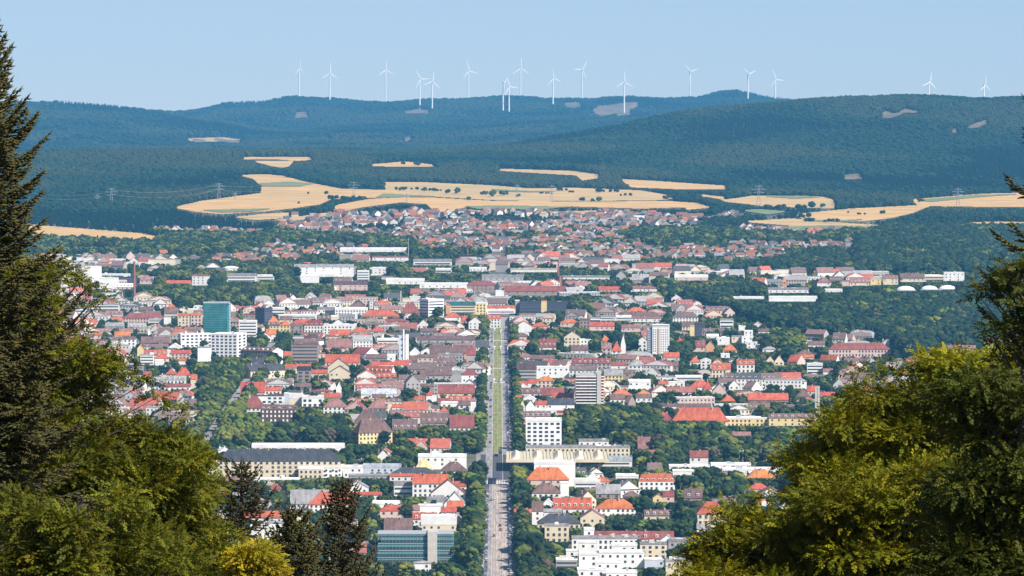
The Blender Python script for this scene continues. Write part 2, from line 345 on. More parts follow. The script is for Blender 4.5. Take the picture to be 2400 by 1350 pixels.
BRICK = mat('red_brick', (.38, .16, .12), (.3, .12, .1), scale=.5, fine=6)
_ub = None
def unit_box():
    global _ub
    if _ub is None:
        b = MB(); b.box(-.5, .5, -.5, .5, 0, 1); _ub = b
    return _ub
_um = {}
def ubox(name, m, parent, cx, cy, z, w, d, h, rz=0):
    k = m.name
    if k not in _um: _um[k] = unit_box().mesh('unit_' + k, m)
    o = bpy.data.objects.new(name, _um[k]); o.location = (cx, cy, z); o.scale = (w, d, h); o.rotation_euler = (0, 0, rz)
    return link(o, parent)
FOOT = []      # footprints (cx, cy, w, d, angle)
PROT = []      # photo rectangles kept clear (x0, x1, top row, bottom row)
BLD = []       # for labels
def gable_wall(b, w, d, h, r, along, c=(1, 1, 1), m=0):
    z0 = -4.0
    if along == 'x':
        for x, s in ((-w/2, -1), (w/2, 1)):
            p = [(x, -d/2, z0), (x, d/2, z0), (x, d/2, h), (x, 0, h + r), (x, -d/2, h)]
            b.poly(p if s > 0 else p[::-1], m if s else m, c)
        b.poly([(-w/2, -d/2, z0), (w/2, -d/2, z0), (w/2, -d/2, h), (-w/2, -d/2, h)], m, c)
        b.poly([(w/2, d/2, z0), (-w/2, d/2, z0), (-w/2, d/2, h), (w/2, d/2, h)], m, c)
    else:
        for y, s in ((-d/2, 1), (d/2, -1)):
            p = [(-w/2, y, z0), (w/2, y, z0), (w/2, y, h), (0, y, h + r), (-w/2, y, h)]
            b.poly(p if s > 0 else p[::-1], m, c)
        b.poly([(w/2, -d/2, z0), (w/2, d/2, z0), (w/2, d/2, h), (w/2, -d/2, h)], m, c)
        b.poly([(-w/2, d/2, z0), (-w/2, -d/2, z0), (-w/2, -d/2, h), (-w/2, d/2, h)], m, c)
def roof_geo(b, w, d, h, r, st, c=(1, 1, 1), m=0, t=.25, o=.35):
    """roof shell over the wall box, centred on the origin"""
    if st == 'f':
        b.box(-w/2 - .15, w/2 + .15, -d/2 - .15, d/2 + .15, h, h + t + .1, m, c)
        q = max(r, .45)
        for x0, x1, y0, y1 in ((-w/2-.15, w/2+.15, -d/2-.15, -d/2+.15), (-w/2-.15, w/2+.15, d/2-.15, d/2+.15), (-w/2-.15, -w/2+.15, -d/2+.15, d/2-.15), (w/2-.15, w/2+.15, -d/2+.15, d/2-.15)):
            b.box(x0, x1, y0, y1, h + t + .1, h + t + q, m, c)
        return
    if st in 'gp':
        if st == 'g': W, Dp = w, d
        else: W, Dp = d, w
        def P(x, y, z): return (x, y, z) if st == 'g' else (-y, x, z)
        k = r / (Dp / 2); oz = h - o * k
        for s in (-1, 1):
            a = [P(-W/2 - o*.5, s*(Dp/2 + o), oz), P(W/2 + o*.5, s*(Dp/2 + o), oz), P(W/2 + o*.5, 0, h + r), P(-W/2 - o*.5, 0, h + r)]
            top = [(x, y, z + t) for x, y, z in a]
            if s > 0: a = a[::-1]; top = top[::-1]
            b.poly(top, m, c); b.poly(a[::-1], m, c)
            for i in range(4):
                j = (i + 1) % 4; b.poly([a[i], a[j], top[j], top[i]], m, c)
        return
    if st == 'm':
        i = min(1.6, d * .16, w * .16); r1 = r * .72
        lo = [(-w/2-.2, -d/2-.2, h), (w/2+.2, -d/2-.2, h), (w/2+.2, d/2+.2, h), (-w/2-.2, d/2+.2, h)]
        mi = [(-w/2+i, -d/2+i, h+r1), (w/2-i, -d/2+i, h+r1), (w/2-i, d/2-i, h+r1), (-w/2+i, d/2-i, h+r1)]
        q = min(d, w)/2 - .3
        hi = [(-w/2+q, -d/2+q, h+r), (w/2-q, -d/2+q, h+r), (w/2-q, d/2-q, h+r), (-w/2+q, d/2-q, h+r)]
        for A, B_ in ((lo, mi), (mi, hi)):
            for k in range(4): b.poly([A[k], A[(k+1) % 4], B_[(k+1) % 4], B_[k]], m, c)
        b.poly(hi, m, c); b.poly(lo[::-1], m, c); return
    # hip
    q = min(d, w) / 2; rx = max(w/2 - q, .05); ry = max(d/2 - q, .05); W = w/2 + o; Dp = d/2 + o; z = h - o * r / q
    lo = [(-W, -Dp, z), (W, -Dp, z), (W, Dp, z), (-W, Dp, z)]; hi = [(-rx, -ry, h+r), (rx, -ry, h+r), (rx, ry, h+r), (-rx, ry, h+r)]
    lo2 = [(x, y, zz + t) for x, y, zz in lo]
    for k in range(4):
        b.poly([lo2[k], lo2[(k+1) % 4], hi[(k+1) % 4], hi[k]], m, c); b.poly([lo[k], lo[(k+1) % 4], lo2[(k+1) % 4], lo2[k]], m, c)
    b.poly(hi, m, c); b.poly(lo[::-1], m, c)
def add_windows(root, w, h, D, side, y, kind, d=0, wm=None, z0=0.0, limit=70):
    """windows on a face; side 'F' front (y=-d/2) or 'R'/'L'"""
    wm = wm or GLASS
    def put(u, z, ww, hh, nm='window'):
        if side == 'F': ubox(nm, wm, root, u, y, z, ww, .24, hh)
        else: ubox(nm, wm, root, y, u, z, .24, ww, hh)
    if kind == 'n': return
    fl = max(1, int(round(h / 3.3))); fh = h / fl
    if kind == 'b':
        for i in range(fl): put(0, z0 + i * fh + fh * .38, w * .92, fh * .38, 'window_band')
        return
    sp = 3.1 if kind in 's' else 4.2
    ww = 1.35 if kind == 's' else 2.3
    n = max(1, int((w - 1.2) / sp))
    while n * fl > limit: n = int(n * .8); 
    n = max(n, 1); sp = (w - .8) / n; ww = max(ww, sp * (.42 if kind == 's' else .56))
    for i in range(fl):
        for j in range(n):
            if rnd.random() < .05: continue
            put(-w/2 + .4 + sp * (j + .5), z0 + i * fh + fh * .32, ww, fh * .52)
def building(x0, x1, yb, ye, yr, st, rc, wc, win, hint='', kw=None, name=None):
    kw = kw or {}; xm = (x0 + x1) / 2
    mpp0 = hit1(xm, yb)[1] / FPX
    Hm = (yb - ye) * mpp0; Hmin = float(kw.get('hm', 5.5 if yb > 700 else 4.5))
    ybase = yb
    if Hm < Hmin: ybase = ye + Hmin / mpp0
    xc = kw.get('R', kw.get('L', xm)) if ('R' in kw or 'L' in kw) else xm
    X, D, Z = hit1(xc, ybase); mpp = D / FPX
    h = (ybase - ye) * mpp; r = max((ye - yr) * mpp, .2 if st == 'f' else .8)
    root = None
    ang = 0.0; sidewin = None
    if 'R' in kw or 'L' in kw:
        s = 1 if 'R' in kw else -1; a = math.radians(float(kw.get('a', 32)))
        fw = (xc - x0 if s > 0 else x1 - xc) * mpp; sw = (x1 - xc if s > 0 else xc - x0) * mpp
        w = fw / math.cos(a); d = max(sw / math.sin(a), 4); ang = -s * a
        lx = np.array([math.cos(ang), math.sin(ang)]); ly = np.array([-math.sin(ang), math.cos(ang)])
        c = np.array([X, D]) - lx * (s * w / 2) + ly * (d / 2)
    else:
        w = (x1 - x0) * mpp; d = float(kw.get('d', min(max(w * .7, 9), 15))); c = np.array([X, D + d / 2])
        if st == 'p': d = float(kw.get('d', min(max(w * 1.1, 9), 18)))
    if st in 'gh' and 'R' not in kw and 'L' not in kw: r = min(r, w * .9 + 3)
    d = float(kw.get('d', d))
    nm = name or kw.get('nm') or ('house' if w < 22 and st != 'f' else 'building')
    root = empty(nm, (float(c[0]), float(c[1]), Z), ang)
    if st in 'gp' and 'sc' not in kw and False: pass
    b = MB(); sc = kw.get('sc')
    if st == 'g': gable_wall(b, w, d, h, r, 'x')
    elif st == 'p': gable_wall(b, w, d, h, r, 'y')
    else: b.box(-w/2, w/2, -d/2, d/2, -4, h)
    mats = [WALL[wc]]
    if sc:
        mats.append(WALL[sc])
        for i, f in enumerate(b.f):
            vs = [b.v[j] for j in f]
            xs_ = {round(v[0], 3) for v in vs}
            if len(xs_) == 1: b.m[i] = 1
    b.build('wall', mats, root)
    rb = MB(); roof_geo(rb, w, d, h, r, st); rb.build('roof', ROOF[rc], root)
    big = w > 9 and h > 3
    wm = FRAME if kw.get('wf') else GLASS
    rotd = 'R' in kw or 'L' in kw
    if big and win != 'n':
        vis = max(yb - ye, 0) * mpp
        hw = min(h, vis + 1.5); z0 = h - hw
        add_windows(root, w, hw - .4, D, 'F', -d/2 - .06, win, d, wm, z0=z0, limit=int(kw.get('wl', 48)))
        if rotd and 'ns' not in kw: add_windows(root, d, hw - .4, D, 'R', s * (w/2 + .06), 's' if win == 'k' else win, d, wm, z0=z0, limit=16)
    elif win == 'n' and h > 3.5 and w > 6 and 'bl' not in kw:
        n = max(1, int(w / 4.5))
        fl = max(1, int(h / 3.4))
        for i in range(fl):
            for j in range(min(n, 7)):
                if rnd.random() < .25: continue
                ubox('window', wm, root, -w/2 + (j + .5) * w / min(n, 7), -d/2 - .06, h - 2.4 - i * 3.3, 1.3, .24, 1.4)
    if st in 'ghm' and r > 1.5:
        for _ in range(1 + int(w > 16) + int(w > 34)):
            cx = rnd.uniform(-.4, .4) * (w - (0 if st == 'g' else d * .6)); yy = rnd.uniform(-.12, .12) * d
            ubox('chimney', CHIM, root, cx, yy, h + r * .6, .9, .7, r * .4 + rnd.uniform(.6, 1.4))
        if st in 'gm' and w > 11 and r > 3 and not kw.get('nd') and (st == 'm' or rnd.random() < .5 or 'dm' in kw):
            n = min(7, max(2, int(w / 4.2)))
            for j in range(n):
                u = -w/2 + w * (j + .5) / n; k = .25 if st == 'g' else .2
                yy = -d/2 * (1 - k) if st == 'g' else -d/2 + .9
                dm = MB(); dm.box(-.9, .9, -.2, 2.2, 0, 1.5); o = dm.build('dormer', FRAME if rnd.random() < .6 else WALL[wc], root); o.location = (u, yy - .3, h + r * (k if st == 'g' else .12))
                ubox('dormer_window', GLASS, o, 0, -.25, .35, 1.1, .12, .85)
    if st == 'p' and r > 2: ubox('chimney', CHIM, root, w * .15, d * .1, h + r * .5, .8, .8, r * .6)
    if st == 'f' and w > 12:
        for _ in range(1 + int(w > 26) + int(w > 50)):
            cx = rnd.uniform(-.36, .36) * w; o = ubox('roof_unit', rnd.choice([CONC, METAL, FRAME]), root, cx, rnd.uniform(-.2, .25) * d, h + .35, rnd.uniform(1.5, 5), rnd.uniform(1.5, 4), rnd.uniform(.9, 2.4))
    FOOT.append((float(c[0]), float(c[1]), w, d, ang)); PROT.append((x0 + .5, x1 - .5, yr, yb))
    BLD.append(dict(o=root, px=xm, py=(yr + yb) / 2, st=st, rc=rc, wc=wc, w=w, h=h, hint=hint, win=win, kw=kw, nm=nm))
    return root
TILE = dict(A=(100,560,3.4286), B=(750,560,3.4286), C=(1400,560,3.4286), D=(1800,560,4), E=(180,690,6), F=(560,690,6), G=(900,690,6), H=(1300,690,6), I=(1650,750,4.8), J=(540,860,7.94), K=(820,860,7.2727), L=(1180,850,6.316), M=(400,1000,3), N=(1100,1000,3), O=(400,760,3), P=(1100,760,2.8235))
# tile x0 x1 bottom eaves ridge style roof wall windows [options] # hint
DATA = '''
E 120 600 240 150 140 f G w b #behind the left spruce's branch tips
E -20 120 300 170 165 f G w b
E 400 640 320 275 235 g P p n
E 640 1225 400 335 265 h M p s #the longest red roof left of the teal tower
E 1230 1420 330 250 190 g B c b
E 1270 1390 185 178 130 h R w n
E 860 1080 235 225 180 g B p n
E 1010 1225 420 352 345 f G w b
E 1225 1320 430 320 315 f G w b
E 1560 1700 280 215 205 f W c n
E 1640 1770 215 165 160 f W w n
E 1420 1580 460 300 270 g R c s
E 1600 1760 440 290 265 g O p s
E 400 660 480 450 400 g G g n
E 850 1030 570 540 465 g c w n R=1000
E 530 750 600 580 530 g O w n
E 520 640 710 640 600 g B w s
E 650 830 760 630 600 g B w s
E 200 350 640 570 520 h R p n
E 20 160 800 720 690 g P p s
E 900 1300 700 680 600 g B b n
E 1290 1460 770 740 690 p W w n bl=1
E 850 935 870 760 710 p O y n bl=1 #the small bright yellow gable
E 940 1260 890 850 785 g R p n dm=1
E 1100 1290 960 900 840 h R w n
E 1320 1600 910 830 790 g R p s
E 1430 1540 1000 930 880 h R w n
E 890 1080 990 860 850 f G w b
E 1100 1220 1010 935 925 f W w b
E 700 930 1080 1010 1000 f K g b
E 560 760 1120 1060 1000 g K w n
E 640 720 990 960 910 p W c n
E 690 910 1190 1130 1090 h K w n
E 930 1050 1180 1130 1090 g R c n
E 1250 1400 1130 1120 1050 h R p n
E 1400 1600 1180 1130 1030 h R c s #at the corner of the tree-lined side street
E 1600 1690 1340 1190 1130 g R c s
E 1050 1250 1250 1200 1165 g G w n
E 1260 1530 1260 1200 1150 g G w s dm=1
E 1230 1600 1345 1300 1265 g M w n
E 950 1240 1345 1290 1230 h K w n
E 20 240 620 600 560 g B p n
E 250 420 735 700 650 g P w n
E 1420 1900 750 562 556 f W W k wl=100 L=1462 a=20 #the lower, left-hand wing
E 1880 2370 890 566 560 f W W k wl=100 R=2258 a=14 #the taller right-hand wing with a blank white end wall
E 1700 1880 960 750 740 f G W n bl=1
F 0 250 600 380 370 f W w b #with five dark strip windows, right of the teal tower
F 225 465 415 215 195 f K d b R=360 #the darkest office tower
F 75 225 365 290 275 f M b n
F 465 640 290 200 185 f W w b
F 640 870 290 240 230 f P p n
F 870 1100 310 240 225 f P w s
F 560 1090 350 300 290 f W w b
F 1100 1350 270 215 185 f G w n
F 1210 1345 280 245 230 f K d n bl=1
F 1350 1810 290 215 190 f W w s
F 1530 1790 210 185 115 h B w n
F 1100 1290 370 345 300 g B b n
F 1290 1400 370 315 300 f W c s
F 1400 1630 380 310 290 f G g s
F 1610 1665 370 275 270 f W w n bl=1
F 1730 2250 330 305 225 h R c s
F 1970 2380 400 380 345 h M p n
F 415 560 440 385 310 h O p n
F 570 750 400 355 310 g B c n
F 740 1100 430 400 350 h R p n
F 575 720 530 430 365 h O y s #pyramid roof, the yellowest house in the old town
F 430 575 510 440 415 g B c s
F 720 900 550 440 410 g B b s
F 920 1190 545 440 360 m M w s
F 1190 1390 560 440 430 f W w s
F 1320 1480 420 405 350 p K w n
F 1390 1650 520 440 420 f W w s
F 380 520 580 560 490 g O w n
F 290 450 630 590 540 p R w n
F 600 740 680 640 580 p B W n bl=1
F 900 1190 720 650 560 h B W n R=1120
F 760 905 640 600 590 f G w b
F 1240 1590 755 745 630 g P p n nd=1 #a huge plain mauve roof
F 1220 1430 630 595 580 f P p n
F 1270 1560 590 570 500 g R p n
F 1570 1830 540 530 465 h R p n
F 1850 2050 545 520 460 h R p n
F 1940 2250 700 640 625 f W w b
F 1580 1960 880 845 755 g M W n R=1775 bl=1 nd=1
F 1780 2080 940 900 845 g B b n
F 2080 2200 930 880 850 f W w n
F 610 740 870 860 805 g R b n
F 740 1115 965 715 690 f B b b #square block with a grid of dark recessed floors
F 780 1110 705 690 630 g B b n bl=1 nd=1
F 10 610 990 800 755 g B b s R=468 bl=1 ns=1 sc=W #with a big blank white end wall
F 130 430 990 985 900 g K g n nd=1
F 10 640 1190 1080 990 g K c n L=165 sc=y nd=1 #long slate roof with a yellow left gable
F 650 1010 1060 1035 985 g R c n
F 815 1010 1230 1075 1020 f K b k
F 980 1240 1150 1110 1065 g R p n
F 1120 1210 900 840 825 f P p n
F 1210 1700 1000 960 850 g R c n
F 1250 1550 1110 1020 905 p B c n bl=1 #a large blank cream gable
F 1270 1560 1200 1100 1010 p B c n
F 1860 2380 1010 1000 955 g R c n nd=1 #the long straight red roof under the white church tower
F 1760 2200 1150 1100 1015 g R w n R=2140 dm=1
F 1680 1860 1170 1130 1075 p R w n
F 2190 2420 1000 960 930 g R w n
F 20 370 1340 1320 1230 h R p n
G 240 500 270 265 110 h M b n #the steepest maroon roof, left of the white office tower
G 260 365 200 60 55 f c c n bl=1
G 360 510 110 40 30 f W w n bl=1
G 500 840 330 85 70 f W W b L=625 a=38 #tall white office tower with thin strip windows
G 870 930 290 140 135 f O o n bl=1
G 930 1290 280 160 110 f T c b
G 1290 1440 300 130 115 f W y s
G 1450 1850 215 205 160 g R c n
G 1450 1840 280 228 215 f W w b
G 1845 1905 260 90 85 f W g n bl=1
G 1910 2210 270 130 100 f K d b
G 2210 2290 250 95 90 f O y n bl=1
G 2290 2590 240 130 100 f K d b
G 850 1080 380 320 265 h R w n
G 1090 1170 410 370 300 g R p n
G 1190 1370 500 390 320 p P w n
G 1450 1640 470 340 290 g R w s #closing the far end of the avenue, left half
G 1640 1750 450 310 280 g B g s #closing the far end of the avenue, right half
G 1850 2080 540 450 375 p R W n bl=1
G 1850 2030 640 590 540 h B p n
G 2080 2300 470 450 400 h R p n
G 1000 1130 480 450 400 p R w n
G 510 740 540 520 480 g B g n
G 460 1280 690 640 590 g B g n nd=1
G 1090 1175 690 570 560 f W W n bl=1
G 360 500 870 820 755 p W W n bl=1
G 520 700 820 800 750 p P W n bl=1
G 640 1250 870 830 720 g B o n
G 470 760 960 890 850 g B p n
G 760 1110 960 860 840 f G g s
G 1160 1290 950 850 760 g M g s
G 690 1010 1010 990 900 g B g n
G 355 470 950 930 870 g B b n
G 740 815 1000 945 935 f W y n bl=1
G 510 960 1200 1140 1070 g B g n nd=1
G 960 1090 1250 1120 1080 f G g s
G 1090 1320 1280 1130 1060 h M W n
G 1080 1320 1345 1300 1200 p B w n
G 1840 2100 900 880 830 h P W n
G 2180 2420 790 740 630 g M w n
G 2050 2400 920 905 860 g B b n nd=1
H 80 340 470 400 350 h O p n
H 350 500 480 370 345 f B b s
H 490 650 390 340 325 f G w b
H 640 850 380 320 305 f G w b
H 490 840 520 450 395 g R p n
H 130 360 740 600 520 p B c s
H 360 510 740 640 630 f W w s
H 230 470 830 790 720 g B w n
H 850 1500 350 310 245 h B w s #the widest brown roof above the tan-striped tower
H 1010 1290 245 240 185 h O c n
H 860 1080 390 320 300 f W w b
H 1080 1500 400 340 320 g P w n
H 940 1200 540 470 430 g P p n
H 1120 1220 490 430 420 f c y n
H 1660 2020 400 320 245 h B w s
H 1790 2110 520 450 395 g B c s
H 1900 1965 600 450 440 f y y n bl=1
H 1966 2120 590 470 400 f K d n
H 1700 1815 665 650 610 h R w n
H 650 780 690 650 580 h O p n
H 660 800 850 760 690 g P p s
H 802 940 850 790 670 h R w s
H 930 1000 850 700 560 p B w n
H 1170 1300 800 650 600 p B w s
H 1530 1755 930 890 820 g R w n
H 1930 2120 820 740 650 g M p n
H 2120 2250 820 730 660 p B o n bl=1
H 540 790 1050 970 905 g M g s
H 240 540 1000 970 905 g M g n
H 790 1015 1060 1000 950 g M w n
H 1035 1280 1090 1000 930 h G w s
H 1570 1740 1090 1010 955 g B b n
H 1900 2050 990 950 880 h R w n
H 2052 2200 1060 930 900 p W w s
H 2195 2400 1030 990 920 p R c n
H 2210 2420 1180 1060 980 g R c s
H 1460 1700 1210 1165 1155 f G w n
H 1702 2080 1220 1160 1150 f W w b
H 1460 1600 1280 1260 1220 g R w n
H 1590 1830 1300 1240 1235 f W w n
H 1900 2200 1330 1300 1215 h R w n
H 2190 2400 1345 1310 1260 p B w n
I 180 330 95 5 -10 f G w b
I 390 470 130 70 65 f W W n
I 450 550 200 125 120 f W W n
I 425 560 270 190 185 f W W n
I 480 600 330 250 245 f W W n
I 600 635 330 285 280 f W W n bl=1
I 310 424 265 190 180 f G c n
I 150 290 290 210 200 f W w n
I 30 165 215 185 160 g W w n
I 210 370 360 340 280 h O p n
I 190 290 435 385 380 f W W n
I 70 190 540 510 450 p R c n
I 100 300 600 550 490 g R c n
I 370 570 600 500 450 g R w s
I 660 820 370 330 300 h G w n
I 610 740 160 130 100 g B w n
I 700 790 470 460 410 p R c n
I 790 900 520 470 400 p M c s
I 940 1150 510 470 400 g R p n R=1050
I 1080 1240 450 420 395 g O p n
I 1040 1240 400 390 340 h B p n
I 1130 1210 270 240 235 f W W n
I 1170 1360 310 280 240 g B w n
I 1400 2100 420 330 262 h M p s #at the foot of the wooded hill
I 1310 1525 470 450 400 g R W n R=1490 bl=1
I 1160 1335 610 500 490 f W W b
I 1340 1450 620 580 550 g P w n
I 1000 1155 780 690 655 h G W n
I 1580 1760 470 450 430 g P c n
I 2050 2170 560 490 480 f G p n
I 2170 2230 580 445 440 f G g n bl=1
I 0 90 800 770 685 h R w n
I 95 250 840 800 715 p B p n
I 280 400 800 740 680 p P w n
I 440 660 800 770 695 g B W n R=535 bl=1
I 1160 1300 820 800 745 g R p n
I 1300 1500 870 850 815 g R p n nd=1
I 1040 1200 870 860 790 h B b n
I 490 950 930 900 830 g R b n
I 200 350 930 910 850 h R b n
I 30 90 910 900 860 g R w n
P 1340 1715 645 640 553 h R c n #the largest single orange-red roof in the picture
P 1275 1345 640 635 590 h M b n
P 1700 1980 678 625 618 f W y s
P 1800 1900 622 620 600 h O y n
P 1982 2295 680 620 595 g B y n dm=1
P 1280 1600 555 550 530 g B b n
L 200 490 270 110 20 f B g b #on the right corner of the avenue
L 490 975 240 75 65 f W W n
L 500 760 370 270 205 h O p s
L 200 350 350 330 280 g R w n
L 360 500 330 300 250 g R w n
L 210 360 400 370 320 p W W n
L 220 560 500 450 380 g B p n
L 560 900 500 480 380 g M p n nd=1
L 730 1040 530 520 455 g R p n
L 280 480 560 540 485 p W W n bl=1
L 180 275 640 580 490 g R w n
L 240 325 700 650 560 p B w n
L 330 470 730 650 560 p K W n bl=1
L 470 640 690 620 570 g R w n
L 650 1050 690 620 540 g K W n nd=1
L 460 890 760 710 690 f W W n
L 240 700 850 800 730 g B p n
L 232 325 900 880 820 h R w n
L 330 860 1300 870 830 f W W k wl=100 #grid of square dark windows behind the canopy
L 790 890 790 745 720 f R p n
L 1490 1770 270 190 110 g G y s
L 1772 1890 240 160 120 g B b n
L 1850 2180 400 290 260 f W W n
L 1740 1850 400 360 345 f P p n
L 1600 1890 490 480 400 h O p n
L 1580 1800 600 540 470 g B w s
L 1990 2170 480 460 410 h O c n
L 1790 1960 650 590 500 g B b n R=1850
L 1962 2200 600 520 470 g B w n
L 2350 2420 880 800 745 g R w n
K 120 450 200 150 60 p R w n
K 450 790 190 170 110 g R p n
K 1500 2130 480 450 310 g M c n nd=1 #the big maroon roof beside the avenue
K 1200 1500 350 330 290 g B b n
K 190 800 520 470 380 g L w n nd=1
K 380 610 545 520 470 g B w s
K 600 890 650 600 530 m B w s
K 310 640 740 700 550 h P p s
K 642 715 800 620 610 f c c n
K 717 920 730 690 640 g R w n
K 1100 1280 580 560 510 g R w n
K 1300 1430 490 480 410 h R w n
K 1400 1480 570 510 505 f W W n bl=1
K 1482 1690 600 590 540 g M w n
K 1680 2080 580 570 500 g R w n
K 1560 1745 690 620 600 f W W s
K 1750 1850 680 620 600 f W W s
K 1530 1680 790 760 690 h R w n
K 1850 2060 750 650 580 g B w s
K 1400 1530 790 700 660 g B p n
K 2060 2150 780 580 540 g P w s
K 1200 1700 1010 960 795 g B p n
K 1340 1550 900 845 830 f W W n
K 1702 2120 1100 1030 830 g M w s #the last roof left of the avenue before the wood
K 30 720 1330 1120 900 h B y s L=150 a=30
K 60 520 1000 960 740 h B y n
K 722 1150 1090 1070 900 g B y n
J 190 640 500 470 290 g R c n
J 640 940 510 440 380 g R w s
J 200 430 640 500 350 p B b n
J 270 990 690 545 525 f B W k
J 1000 1090 740 500 490 f W L s
J 1092 1330 740 590 500 f W c n bl=1
J 1330 1730 760 580 540 f W W k
J 1732 2050 600 570 490 g R w n
J 1500 1900 480 460 420 h M w n
J 1200 1500 380 370 310 g B b n
J 1870 1970 440 400 300 p W W n bl=1
J 1970 2060 560 400 300 p W W n bl=1
J 230 640 860 760 550 h M w s
J 560 1260 1040 790 710 m B D s wf=1 #the only block with white window frames on dark walls
J 1730 2160 880 740 590 h P w s
M 330 1190 360 240 160 h K c s wl=100 #long palace-like school
M 165 333 380 280 200 h K c s
M 660 805 330 262 220 p B c n
M 570 1220 160 150 125 f W W n bl=1
M 900 1070 370 300 290 f W c s
M 1072 1350 360 290 280 f W W n
M 1352 1620 330 290 270 f L L n
M 1250 1560 370 345 338 g G g n
M 580 900 385 374 370 f W w n hm=3 bl=1
M 1540 1720 390 350 335 g R w n
M 1716 1840 305 302 230 h Y y n d=8 bl=1 #a steep pale yellow cone-like roof
M 1550 1870 345 335 290 h K g n
M 1740 2080 300 215 200 f W w n
M 1840 1880 235 200 178 f W W n bl=1
M 1900 2080 325 310 250 h B w n
M 1700 1950 500 400 340 g R w s
M 1570 1700 490 415 390 f G w b
M 1850 2080 450 420 390 g R w n
M 1830 2070 520 470 375 p M w n
M 1920 2075 570 545 460 p G w n
M 1870 1920 560 530 490 f G w n
M 840 1110 600 540 450 g G w s nd=1
M 970 1310 590 545 465 h R w s #bright red roof with a white twin dormer
M 1230 1390 470 430 385 p G W n
M 680 780 460 440 400 h M w n
M 1240 1480 490 480 465 g R w n
M 1420 1610 550 548 530 f W W n bl=1
M 1470 1640 650 590 552 h R p n
M 1740 1910 610 560 553 f W W n bl=1
M 1800 1940 570 520 500 f G g n
M 1942 2060 570 565 525 g R w n
M 1900 2010 640 600 570 g R w n
M 1700 1870 670 650 610 g R w n
M 1760 2010 745 690 630 f W c n
M 1960 2060 690 660 610 p G y n
M 480 790 670 640 600 g R w n
M 560 780 800 740 700 f W W s
M 1500 1700 740 730 650 g B b n
M 1710 1830 1015 960 945 h G W n
M -130 210 760 640 560 h R c s #the big coral-red roof poking out of the left foreground tree
N 400 1130 215 150 138 f G c s wl=100 #the long cream station building behind the canopy
N 770 980 140 105 95 f G w n
N 640 1145 290 245 215 f L w b
N 455 745 420 262 245 f W W n bl=1
N 500 640 262 245 222 h R w n
N 400 700 400 372 290 h O p n #the brightest orange tent-shaped roof
N 440 640 500 465 400 h B w s
N 640 700 500 400 395 f W W s
N 1190 1445 450 385 332 m R W s #with a red mansard roof
N 1030 1190 380 350 338 f W w b
N 740 920 435 390 370 f W w b
N 830 900 380 360 330 p W W n bl=1
N 880 990 410 385 355 h R p n
N 890 1065 510 470 410 g G b n
N 1080 1200 500 490 455 h B b n
N 1290 1362 540 500 475 p M y n
N 1362 1440 540 490 455 g M p n
N 590 860 610 575 505 g R w s dm=1
N 515 590 560 545 510 p W W n
N 890 1170 628 575 515 h O W s #the long orange roof beside the round dark tree
N 1230 1420 660 625 590 g B c n
N 1510 1640 530 500 440 g B b n
N 1600 1810 740 610 530 h R c s
N 1600 1700 745 720 690 g G w n
N 315 440 680 610 583 g R w s
N 440 520 690 590 530 g B w n
N 490 650 640 600 582 g G w n
N 480 780 720 680 615 h K c s
N 530 700 820 700 690 f G c s
N 780 950 690 640 585 p P c n
N 880 1440 800 790 742 g M w n
N 805 880 795 730 715 f W W n
N 1340 1440 870 800 765 p G W n
N 720 1200 870 790 780 f G w s
N 680 765 920 875 870 f W w n
N 770 910 1000 905 890 f W W n
N 912 1230 1000 890 880 f W W n
N 1232 1390 1000 940 930 f W L n
N 760 960 1080 1012 1003 f W W n
N 962 1180 1080 1030 1020 f W W n
N 890 1060 1050 960 945 f W W n
N 1200 1390 930 830 820 f G c s
N 1380 1600 1080 950 935 f G c n
N 1400 1570 830 810 790 f G g n
N 610 760 1000 940 930 f W g b
N 1000 1180 905 840 826 f W W n
N 770 900 890 820 808 f W W n
N 1405 1690 292 285 275 f W W n bl=1 hm=4
N 1700 1980 285 274 262 f W W n bl=1 hm=4
N 1430 1580 350 315 308 f W W n bl=1
N 1780 2250 320 305 295 f W W n bl=1 hm=4
N 1550 1680 265 215 172 g M w n
N 1185 1275 165 150 75 g P b n
N 1950 2150 370 360 300 h O w n
N 1960 2110 460 440 400 h R w n
N 2030 2200 500 470 430 p B w n
N 1840 1980 72 68 40 g P b n
A 145 255 390 205 200 f W W n bl=1 #leftmost tall windowless block
A 257 310 330 222 218 f G g n bl=1
A 312 380 330 224 220 f W w n bl=1
A 382 470 390 226 221 f W W n bl=1
A 455 605 400 320 315 f W W n bl=1
A 605 760 370 310 305 f K d n bl=1
A 470 700 300 290 283 f W W n bl=1
A 590 730 410 385 360 g W p n
A 2020 2500 310 225 205 g G w n nd=1 #the largest grey-roofed hall beyond the town
A 2070 2220 360 300 295 f W W n bl=1
A 2180 2350 300 285 260 h W W n bl=1
A 1480 1715 350 300 280 f G w b
A 1720 1860 340 300 290 f W w b
A 1200 1340 380 300 290 f P w n
A 990 1190 365 358 335 g R p n
A 780 890 370 330 305 g P p n
A 1440 1580 260 235 220 h W w n
B 300 395 340 260 255 f W W b
B 160 298 310 235 225 f G g n
B 400 530 300 240 230 f W w n
B 110 380 420 370 345 f B p n
B 750 1060 215 185 165 f G w b
B 160 700 110 92 72 f W w n
B 420 710 180 150 140 f P w n
B 930 1060 275 245 238 f W w b
B 1200 1340 265 240 230 f W w n
B 1530 1910 272 250 240 f c w n bl=1
B 1300 1640 340 310 290 f G g n
B 1950 2330 330 310 298 f G w n
B 800 1190 400 370 355 f W W n
B 530 840 370 340 320 f W w n
B 1180 1420 430 370 340 h M b n
B 1480 1980 460 420 380 g M b n
B 1410 1480 460 420 415 f W W n bl=1
B 2240 2400 430 400 385 g R p n
C 280 430 360 330 285 g G b n
C 620 890 340 310 290 f W p n
